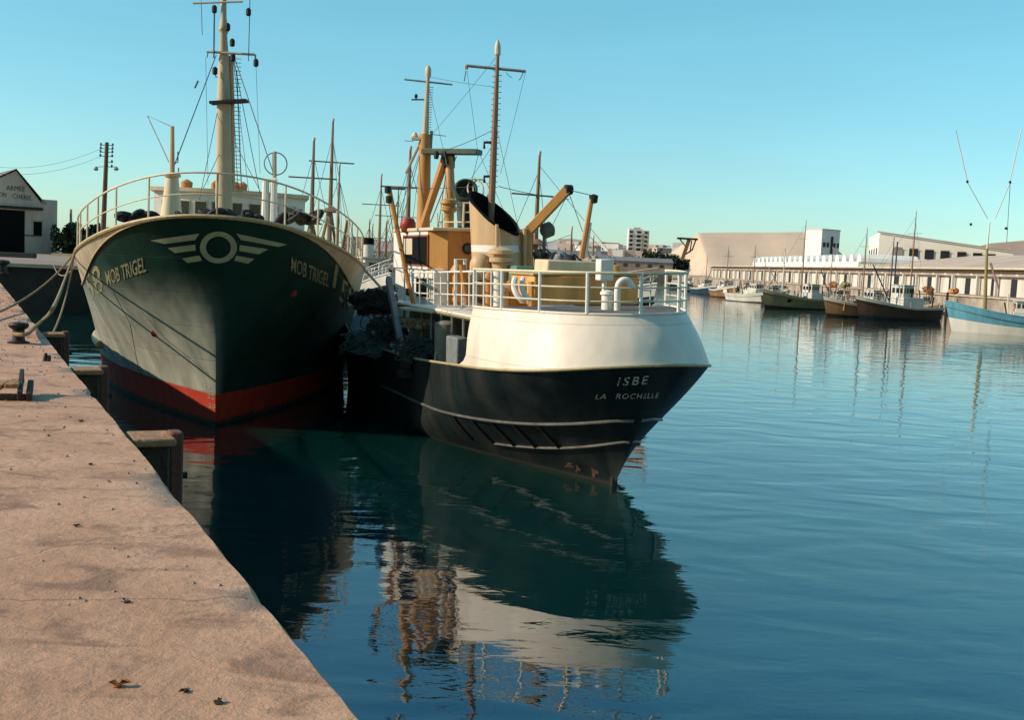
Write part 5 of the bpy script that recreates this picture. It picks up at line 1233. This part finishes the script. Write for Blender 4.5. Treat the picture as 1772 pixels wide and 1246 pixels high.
boat('fishing_boat', 'grey white fishing boat with orange fittings crowded on its deck', 'fishing boat', wp(1306, 205), R(150), 12, 4.4, 1.3, whm, whm, whm, masts=((.5, 10.5, .13, 'cross', spar), (.75, 8, .1, 'boom', spar)), extra=clutter(14, 18, (dark, orange, redh, whm)))
boat('fishing_boat', 'small dark workboat squeezed between the grey white boat and the olive one', 'workboat', wp(1341, 200), R(170), 9, 3.4, 1.2, dkh, dkh, creamdark, masts=(), rail=False, extra=clutter(15, 5))
boat('fishing_boat', 'olive and brown wooden fishing boat with an open dark bow and thin mast', 'fishing boat', wp(1385, 176), R(-118), 13, 4.6, 1.6, olv, creamdark, whm, masts=((.45, 14, .13, 'cross', spar), (.75, 10, .11, 'boom', whm)), extra=clutter(16, 16, (dark, netm, black)), house=(.25, .25, .6, 2.3))
boat('fishing_boat', 'dark green wooden boat lying just behind the olive one', 'fishing boat', wp(1440, 182), R(-130), 12, 4.6, 1.4, dkh, olv, creamdark, masts=((.5, 10, .12, 'boom', spar),), extra=clutter(17, 16, (dark, netm, orange)), house=(.3, .2, .5, 1.8))
boat('fishing_boat', 'rusty brown fishing boat with a pale broad bow beside the biggest dark hull', 'fishing boat', wp(1497, 150), R(-110), 11, 4.4, 1.4, brnh, whm, whm, masts=((.5, 12, .12, 'cross', spar),), extra=clutter(18, 16), house=(.3, .25, .6, 2.2))
boat('fishing_boat', 'broad dark hulled fishing boat with tall white wheelhouse and white bulwark', 'fishing boat', wp(1560, 148), R(-112), 12.5, 5, 1.6, M('dark_brown_hull', (.07, .045, .03), .6, .4, .8, .1, rust=.2, streak=True), whm, whm, masts=((.35, 14.5, .13, 'cross', spar), (.62, 11, .12, 'boom', navy)), extra=clutter(19, 16, (dark, redh, whm)), house=(.4, .28, .62, 2.8), bottom=dkh)
for px, hc, bc, lab, L_, hs, gear in ((1288, whm, navy, 'small white boat with blue rim tight against the quay beyond the grey white boat', 8, 'a', 5), (1352, brnh, whm, 'small brown boat tied at the quay behind the olive boat', 9, 'b', 8),
                        (1408, redh, whm, 'small red boat tied at the quay between olive and dark green boats', 9, 'c', 9), (1462, whm, orange, 'small white boat with ochre rim at the quay behind the rusty brown boat', 8, 'd', 9),
                        (1520, gryh, whm, 'small grey boat tied at the quay behind the tall white wheelhouse', 9, 'e', 10), (1600, brnh, creamdark, 'small brown workboat at the quay just left of the bare pale wall', 8, 'f', 9)):
    Y = 70.3 / ((px - 886) / F)
    boat('rowing_boat' if hs in 'ad' else 'workboat', lab, 'small boat', (69.8, Y), R(178 + 5 * math.sin(px)), L_, 2.8, 1.0, hc, bc, whm, masts=((.5, 6.5, .09, 'cross' if hs in 'be' else 'boom', spar),), rail=False, house=(.4, .3, .62, 1.6), extra=clutter(px, gear, (dark, orange, whm, netm, redh)), winrow=2)
# the blue boat in front
bl = W(1776, 545, 116)
BL = boat('fishing_boat', 'blue fishing boat with a white bottom, tan mast and white wheelhouse at the photo edge', 'fishing boat', (bl.x, bl.y), R(-72), 14.2, 4.6, 1.8, bluep, bluep, whm, masts=(), deckc=brnh, extra=clutter(20, 16, (dark, orange, whm, netm)), house=(.47, .26, .62, 1.9), bottom=whm, brow=4, rail=False, sheer=1.1)
mb = MB(); Lc = lambda px, py, d=116: (BL.matrix_world.inverted() @ W(px, py, d)) if False else None
def bl_local(p): 
    c_, s_ = math.cos(-R(-72)), math.sin(-R(-72)); d = Vector(p) - Vector((bl.x, bl.y, 0)); return Vector((d.x * c_ + d.y * s_, -d.x * s_ + d.y * c_, d.z))
mb = MB(); mb.tube([bl_local(W(1704, 535, 116)), bl_local(W(1708, 430, 116))], [.20, .13], 10); bm_ = mb.build('mast', M('mustard_mast', (.30, .22, .08), .6, .3, 2, .1, streak=True), BL)
mb = MB(); mb.tube([bl_local(W(1708, 432, 116)), bl_local(W(1713, 384, 116))], [.09, .05], 8); mb.build('topmast', whm, bm_)
for pts in (((1709, 378), (1674, 315)), ((1674, 313), (1654, 225)), ((1722, 378), (1747, 318)), ((1748, 312), (1768, 222))):
    mb = MB(); mb.tube([bl_local(W(*p, 116)) for p in pts], .05, 5); mb.build('whip_aerial', whm, bm_)
mb = MB(); mb.tube([bl_local(W(1748, 318, 116)), bl_local(W(1742, 420, 116))], .03, 5); mb.tube([bl_local(W(1744, 395, 116)), bl_local(W(1738, 395, 116))], .05, 5); mb.build('stay', wire, bm_)
for p in ((1674, 314), (1748, 315), (1741, 395), (1680, 388)):
    mb = MB(); mb.blob(bl_local(W(*p, 116)), (.14, .14, .16), 3, 8, .1); mb.build('aerial_joint', dark, bm_)
mb = MB(); mb.tube([bl_local(W(1714, 455, 116)), bl_local(W(1728, 500, 116))], .12, 7); mb.build('exhaust_pipe', M('pink_pipe', (.5, .28, .22), .6), BL)

# ------------------------------------------------------------------ right-hand quay buildings
conw = M('market_white', (.62, .57, .50), .8, .2, .3, .1, dirt=(.42, .36, .30), streak=True)
conp = M('pink_concrete', (.40, .29, .23), .85, .25, .25, .2, dirt=(.30, .21, .17))
drk = M('door_dark', (.02, .02, .022), .7)
XF = 82.0
MH = thing('market_hall', 'long low quayside market hall with white piers, dark doorways and a scalloped white parapet', 'market hall', (XF, 262, Q))
zE_ = 4.5
mb = MB(); mb.box((9, 0 + 20, zE_ / 2), (18, 360, zE_)); mb.build('wall', conw, MH, smooth=False)
mb = MB(); mb.box((-.75, 20, zE_ + .12), (2.6, 361, .35)); mb.build('canopy_slab', M('cream_slab', (.58, .45, .30), .8, .2, .3, .1), MH, smooth=False)
mb = MB(); mb.box((-.35, 20, zE_ - .75), (.8, 360.5, .9)); mb.build('frieze', conp, MH, smooth=False)
k = 0; y = -155.0
while y < 195:
    mb = MB(); mb.box((-.03, y, 1.45), (.14, 2.1, 2.9)); mb.build('doorway', drk, MH, smooth=False)
    mb = MB(); mb.box((-.6, y + 5.5, 1.7), (.5, .5, 3.4)); mb.build('pier', conw, MH, smooth=False)
    k += 1; y += 7.6 if k % 2 else 11.0
mb = MB()
for i in range(60):
    yy = -158 + i * 6; mb.add([(-.78, yy + 2.2, zE_ - 1.1), (-.78, yy + 3, zE_ - .55), (-.78, yy + 3.8, zE_ - 1.1)], [(0, 1, 2)])
mb.build('frieze_zigzag', conw, MH, smooth=False)
# scalloped parapet on the far half
mb = MB(); mb.box((.2, 62, zE_ + .9), (.5, 118, 1.3)); mb.build('parapet', M('bright_white', (.78, .74, .66), .7, .1, .5, .05), MH, smooth=False)
for i in range(20):
    yy = 4 + i * 6.1; mb = MB(); pr_ = [(-2.2, 0), (-2.0, .9), (-1.3, 1.6), (-.2, 1.9), (.6, 1.5), (1.1, .6), (1.2, 0)]
    vs_ = [(.2, yy + a, zE_ + 1.55 + b_) for a, b_ in pr_] + [(14, yy + a, zE_ + 1.55 + b_) for a, b_ in pr_]; n_ = len(pr_)
    mb.add(vs_, [tuple(range(n_)), tuple(range(2 * n_ - 1, n_ - 1, -1))] + [(j, j + n_, (j + 1) % n_ + n_, (j + 1) % n_) for j in range(n_)]); mb.build('roof_shell', _mats['bright_white'], MH, smooth=False)
mb = MB(); ya, yb = -262 + 262 - 160, 2
mb.add([(-.6, ya, zE_ + .32), (-.6, yb, zE_ + .32), (17, yb - 22, zE_ + 3.5), (17, ya, zE_ + 3.5), (34, ya, zE_ + .32), (34, yb, zE_ + .32)], [(0, 3, 2, 1), (3, 4, 5, 2), (1, 2, 5)])
mb.build('roof', M('pink_roof', (.60, .44, .32), .85, .25, .12, .1, dirt=(.46, .32, .24)), MH, smooth=False)
# heaps in front of the doors
rh = random.Random(5)
for k, (px, Y, col, nm) in enumerate(((1432, 232, 'orange', 'first'), (1455, 224, 'olive', 'second'), (1598, 196, 'rust', 'third'), (1638, 190, 'orange', 'fourth'))):
    c = Vector((78 + rh.uniform(-1, 1), 0, Q)); c.x = min(80.5, W(px, 470, Y).x); c.y = Y
    c.y = c.x / ((px - 886) / F); mb = MB()
    for i in range(5): mb.blob(c + Vector((rh.uniform(-.5, .5), rh.uniform(-.6, .6), .3 + rh.uniform(0, .4))), (.55, .6, .45), k * 9 + i, 10, .35)
    single('net_heap', mb, {'orange': brown, 'olive': olv, 'rust': M('rusty_net', (.30, .11, .05), .9, .5, 2, .5)}[col], {'orange': ('orange brown net heap farther away of the two orange ones before the market hall', 'orange brown net heap by the widest dark doorway near the blue boat')[k > 1], 'olive': 'olive net heap in front of a market hall doorway', 'rust': 'rust red net heap on the quay behind the tall white wheelhouse'}[col], 'net heap')
# ladder / fender post on the quay face near the blue boat
c = G(1637, 548, 0); mb = MB(); mb.box((71.0, 181, 1.6), (.3, .35, 4.2)); single('quay_post', mb, timber, 'dark vertical timber on the right-hand quay face left of the blue boat', 'fender post', smooth=False)
for k, (px, py0, Y, h) in enumerate(((1549, 472, 190, 4.5),)):
    mb = MB(); c = Vector((W(px, py0, Y).x, Y, Q)); mb.tube([c, c + Vector((0, 0, 8.5))], .12, 6); single('flag_pole', mb, navy, 'thin dark blue pole standing before the market hall', 'pole')

# white tower house with windows
def block_building(name, label, px0, px1, pxc, Y, ztop, zbot, mat, ang_, dep, wins, cat='building', roof=None, lit=None):
    """front face between px1 and pxc, left end between px0 and pxc"""
    pass
TY = 400.0
tc_ = Vector((W(1420, 440, TY).x, TY, 0)); tz = W(1420, 397, TY).z
TW = thing('tower_house', 'white square tower house with small paired windows above the market hall', 'tower', (tc_.x, tc_.y, Q), R(0))
dR = Vector((.80, .60, 0)); dL_ = Vector((-.60, .80, 0)) 
def tp(a, b_, z, off=0.0): 
    p = dR * a + dL_ * b_; p = p + Vector((.60, -.80, 0)) * off; return Vector((p.x, p.y, z))
wR = 10.4; wL = 7.6; hT = tz - Q
mb = MB(); mb.add([tp(0, 0, 0), tp(wR, 0, 0), tp(wR, wL, 0), tp(0, wL, 0), tp(0, 0, hT), tp(wR, 0, hT), tp(wR, wL, hT), tp(0, wL, hT)], [(0, 1, 5, 4), (1, 2, 6, 5), (2, 3, 7, 6), (3, 0, 4, 7), (4, 5, 6, 7)])
mb.build('wall', _mats['bright_white'], TW, smooth=False)
def tw_win(a0, a1, z0, z1): 
    mb = MB(); mb.add([tp(a0, 0, z0, .25), tp(a1, 0, z0, .25), tp(a1, 0, z1, .25), tp(a0, 0, z1, .25)], [(0, 1, 2, 3)]); mb.build('window', drk, TW, smooth=False)
sc_ = TY / F
for a, b_ in ((.08, .2), (.28, .4), (.66, .76), (.86, .96)): tw_win(a * wR, b_ * wR, hT - 6.2, hT - 4.5)
tw_win(.5 * wR, .62 * wR, hT - 8.5, hT - 2.2)
mb = MB(); mb.add([tp(-.2, -.0, hT, .1), tp(wR + .2, 0, hT, .1), tp(wR + .2, wL + .2, hT), tp(-.2, wL + .2, hT), tp(-.2, 0, hT + .4, .1), tp(wR + .2, 0, hT + .4, .1), tp(wR + .2, wL + .2, hT + .4), tp(-.2, wL + .2, hT + .4)], [(0, 1, 5, 4), (1, 2, 6, 5), (2, 3, 7, 6), (3, 0, 4, 7), (4, 5, 6, 7)]); mb.build('coping', conw, TW, smooth=False)
mb = MB(); mb.add([tp(0, wL, hT - 10, 0), tp(0, 0, hT - 10, 0), tp(0, 0, hT - 9.6, 0), tp(0, wL, hT - 9.6, 0)], [(0, 1, 2, 3)]); 
mb2 = MB(); p = (tp(0, wL * .5, hT - 10.2)); mb2.box(p + Vector((-.8, -.6, 0)), (2.4, 5.5, .35), rz=math.atan2(dL_.y, dL_.x) - PI / 2); mb2.build('balcony', yellow, TW, smooth=False)
# long two-tone store with a row of square windows
LY = 300.0; lc = Vector((W(1520, 430, LY).x, LY, 0)); lz = W(1520, 402, LY).z - Q
LS = thing('store_building', 'long beige building with a row of square dark windows behind the market hall roof', 'building', (lc.x, lc.y, Q))
d1 = Vector((.97, -.243, 0)); d2 = Vector((.243, .97, 0)); nf = Vector((-.243, -.97, 0)); ne = Vector((-.97, .243, 0))
Ls, Ws = 34.0, 42.0
lz2 = lz - 3.9
hl = lambda a: lz + (lz2 - lz) * a / Ls
def sp(a, b_, z, off=0.0, offe=0.0): p = d1 * a + d2 * b_ + nf * off + ne * offe; return Vector((p.x, p.y, z))
mb = MB(); mb.add([sp(0, 0, 0), sp(Ls, 0, 0), sp(Ls, Ws, 0), sp(0, Ws, 0), sp(0, 0, lz), sp(Ls, 0, lz2), sp(Ls, Ws, lz2), sp(0, Ws, lz)], [(0, 1, 5, 4), (1, 2, 6, 5), (2, 3, 7, 6), (3, 0, 4, 7), (4, 5, 6, 7)])
mb.build('wall', M('beige_render', (.86, .76, .64), .8, .12, .15, .1), LS, smooth=False)
mb = MB(); mb.add([sp(-.3, 0, lz, .4, .3), sp(Ls, 0, lz2, .4), sp(Ls, 0, lz2 + .35, .4), sp(-.3, 0, lz + .35, .4, .3)], [(0, 1, 2, 3)]); mb.build('cornice', conp, LS, smooth=False)
for k, px in enumerate((1540, 1567, 1594, 1621, 1650, 1677, 1700)):
    t = (px - 886) / F; a = (t * lc.y - lc.x) / (d1.x - t * d1.y); 
    wd = 2.3; mb = MB(); zc = lz - 5.2 - k * .12; mb.add([sp(a - wd / 2, 0, zc - 1.25, .25), sp(a + wd / 2, 0, zc - 1.25, .25), sp(a + wd / 2, 0, zc + 1.25, .25), sp(a - wd / 2, 0, zc + 1.25, .25)], [(0, 1, 2, 3)]); wn = mb.build('window', drk if k else conp, LS, smooth=False)
    mb = MB(); mb.add([sp(a - wd / 2, 0, zc + 1.25, .5), sp(a + wd / 2, 0, zc + 1.25, .5), sp(a + wd / 2, 0, zc + 1.45, .5), sp(a - wd / 2, 0, zc + 1.45, .5)], [(0, 1, 2, 3)]); mb.build('window_head', yellow, wn, smooth=False)
for k in range(4):
    b_ = 4 + k * 9.5; mb = MB(); mb.add([sp(0, b_, lz - 9, 0, .04), sp(0, b_ + 4.5, lz - 9, 0, .04), sp(0, b_ + 4.5, lz - 4, 0, .04), sp(0, b_, lz - 4, 0, .04)], [(0, 1, 2, 3)]); mb.build('slot_window', drk, LS, smooth=False)
# low sheds farther right
def shed(label, px0, px1, Y, z1, dep, mat, rmat):
    a, b_ = W(px0, 450, Y), W(px1, 450, Y); T = thing('shed', label, 'shed', (a.x, Y, Q)); wd = b_.x - a.x
    mb = MB(); mb.box((wd / 2, dep / 2, (z1 - Q) / 2), (wd, dep, z1 - Q)); mb.build('wall', mat, T, smooth=False)
    mb = MB(); h = z1 - Q; mb.add([(-.4, -.4, h), (wd + .4, -.4, h), (wd + .4, dep / 2, h + 2), (-.4, dep / 2, h + 2), (wd + .4, dep, h), (-.4, dep, h)], [(0, 1, 2, 3), (3, 2, 4, 5)]); mb.build('roof', rmat, T, smooth=False)
    for k in range(int(wd / 6)):
        mb = MB(); mb.box((3 + k * 6, -.02, h - 2), (2, .1, 1.4)); mb.build('window', glass, T, smooth=False)
    return T
shed('long low shed with a grey roof at the photo edge on the far right', 1712, 1900, 330, W(1740, 445, 330).z, 20, conw, conp)
# ------------------------------------------------------------------ terrain
hillm = M('bare_hill', (.64, .46, .32), .95, .22, .018, .25, fine=.15, dirt=(.50, .35, .25))
def hill(name, label, pts, Y, dep, mat, seed=0, nx=60, ny=16, foot=0.25):
    """pts: skyline as photo points; the slope comes down towards us"""
    S = [W(px, py, Y + dep) for px, py in pts]; r_ = random.Random(seed); mb = MB(); rows = []
    xs = [p.x for p in S]; zs = [p.z for p in S]
    def sky_(x):
        for i in range(len(xs) - 1):
            if xs[i] <= x <= xs[i + 1]: f = (x - xs[i]) / (xs[i + 1] - xs[i]); return zs[i] * (1 - f) + zs[i + 1] * f
        return zs[-1] if x > xs[-1] else zs[0]
    ph = [r_.uniform(0, 6.28) for _ in range(5)]
    for j in range(ny + 2):
        f = min(1, j / ny); row = []
        for i in range(nx + 1):
            x = xs[0] + (xs[-1] - xs[0]) * i / nx
            g = math.sin(x * .045 + ph[0] + f * 2) * .5 + math.sin(x * .11 + ph[1] - f) * .3 + math.sin(x * .27 + ph[2]) * .15
            top = sky_(x); z = Q - .5 + (top - Q + .5) * (f ** (1.0)) + g * 1.1 * math.sin(PI * f) * (top / 40)
            yy = Y + dep * f * .55 + g * 6 * (1 - f)
            if j == ny + 1: yy = Y + dep * 3; z = top * .6
            else: yy = Y + dep * f
            row.append((x, yy + g * 5 * math.sin(PI * f), z))
        rows.append(row)
    mb.grid(rows); o = mb.build(name, mat, ang=60); return tag(o, label, kind='structure')
hill('hill', 'bare flat topped beige hill beyond the market hall', [(1172, 492), (1184, 462), (1207, 403), (1260, 402), (1330, 402), (1405, 401), (1440, 425), (1472, 452), (1500, 480)], 620, 60, hillm, 1, 90, 18)
hill('hill', 'low brown ridge on the far right', [(1640, 462), (1690, 432), (1712, 421), (1772, 416), (1900, 412)], 800, 80, M('dry_ridge', (.38, .27, .20), .95, .3, .02, .2, fine=.15), 2)
hill('hill', 'pale town hillside far behind the ships', [(500, 440), (640, 428), (800, 424), (950, 418), (985, 412), (1050, 422), (1085, 425), (1130, 428), (1180, 434), (1240, 455)], 1150, 220, M('hazy_hill', (.42, .36, .31), .95, .3, .01, .2, fine=.1, dirt=(.26, .25, .20)), 3, 80, 14)
# town
rt = random.Random(21)
tcol = [M('town_white', (.66, .62, .56), .8, .15, .1, 0), M('town_cream', (.58, .48, .38), .8, .15, .1, 0), M('town_pink', (.50, .38, .32), .8, .15, .1, 0)]
places = []
for k in range(64):
    px = rt.uniform(930, 1180) if k < 48 else rt.uniform(610, 700); 
    pyb = rt.uniform(432, 462) if px > 900 else rt.uniform(428, 446)
    places.append((px, pyb))
places.sort(key=lambda t: -t[0])
wds = ['flat roofed', 'square', 'narrow', 'broad', 'tall', 'low']
for k, (px, pyb) in enumerate(places):
    Y = 1130 - (pyb - 432) * 16 if px > 900 else 900; a = W(px, pyb, Y); wd = rt.uniform(7, 20); h = rt.uniform(5, 14); ci = rt.randrange(3)
    T = thing('town_house', 'small pale town house on the far hillside, one of many', 'house', (a.x, Y, max(Q - 1, a.z - 3)), rt.uniform(-.5, .5), 'pale houses on the far town hillside')
    mb = MB(); mb.box((0, 5, h / 2 + 1), (wd, 10, h)); mb.build('wall', tcol[ci], T, smooth=False)
    nw = int(wd / 3)
    for i in range(nw):
        mb = MB()
        for z_ in range(max(1, int(h / 4))): mb.box((-wd / 2 + (i + .5) * wd / nw, -.03, 3 + z_ * 3.6), (1.1, .1, 1.6))
        if i % 2 == 0: mb.build('window', drk, T, smooth=False)
# apartment tower
AYD = 900.0; ap = W(1086, 445, AYD); az_ = W(1100, 396, AYD).z
AP = thing('apartment_block', 'tall white apartment block with stacked balconies on the skyline', 'apartment block', (ap.x, AYD, Q), R(0))
hA = az_ - Q; wA = (1121 - 1086) / F * AYD
mb = MB(); mb.box((wA * .34, 6, hA / 2), (wA * .68, 12, hA)); mb.build('wall', tcol[0], AP, smooth=False)
mb = MB(); mb.box((wA * .84, 5, hA * .485), (wA * .32, 11, hA * .97)); mb.build('stair_tower', tcol[1], AP, smooth=False)
mb = MB(); mb.box((wA * .4, 6, hA + .6), (wA * .35, 6, 1.6)); mb.build('roof_hut', tcol[1], AP, smooth=False)
for fl in range(9):
    z = hA - 2.6 - fl * 3.5
    for cx_, cw in ((wA * .12, wA * .16), (wA * .50, wA * .20)):
        mb = MB(); mb.box((cx_, -.05, z), (cw, .2, 2.0)); mb.build('window', drk, AP, smooth=False)
        mb = MB(); mb.box((cx_, -.7, z - 1.4), (cw * 1.3, 1.4, .9)); mb.build('balcony', tcol[0], AP, smooth=False)
    mb = MB(); mb.box((wA * .84, -.6, z), (wA * .12, .2, 1.6)); mb.build('window', drk, AP, smooth=False)
# trees by the far quay
fol2 = M('far_trees', (.05, .06, .028), .9, .5, .1, 0)
for k, (p0, p1, ytop, lab) in enumerate(((1112, 1146, 428, 'dark low trees in front of the apartment block'), (1146, 1176, 438, 'dark low trees between apartment block and bare hill'), (1176, 1192, 446, 'small dark tree clump at the foot of the bare hill'))):
    Y = 560; x0_, x1_ = W(p0, 450, Y).x, W(p1, 450, Y).x
    foliage('tree_clump', x0_, x1_, Y - 4, Y + 6, W(p0, ytop, Y).z - Q, 900, lab, 'trees', k + 5, 1.0, None, fol2)
# quayside silo with a cantilevered dark loading arm
CY = 520.0
CR = thing('loading_crane', 'dark cantilever loading crane against the bare hill', 'crane', (W(1180, 450, CY).x, CY, Q))
cl = lambda px, py: Vector((W(px, py, CY).x - CR.location.x, 0, W(px, py, CY).z - Q))
mb = MB(); mb.bar(cl(1172, 412), cl(1207, 414), 2.2, .9); mb.build('jib', dark, CR, smooth=False)
mb = MB(); mb.bar(cl(1180, 450), cl(1193, 413), 1.6, 1.6); mb.build('leg', spar, CR, smooth=False)
mb = MB(); mb.tube([cl(1186, 440), cl(1198, 432), cl(1204, 415)], .35, 5); mb.tube([cl(1194, 437), cl(1197, 416)], .3, 5); mb.tube([cl(1188, 428), cl(1176, 413)], .3, 5); mb.build('lattice', dark, CR)
# long shed on the far cross quay
shed('long grey transit shed on the cross quay left of the bare hill', 1030, 1165, 545, W(1100, 452, 545).z, 16, conp, M('grey_roof', (.2, .19, .18), .8))
shed('pale flat shed far behind the wheelhouse', 628, 745, 200, W(690, 436, 200).z, 14, conw, conp)
shed('long pale shed beyond the stern rail of the black trawler', 800, 1040, 190, W(900, 448, 190).z, 14, conw, _mats['grey_roof'])
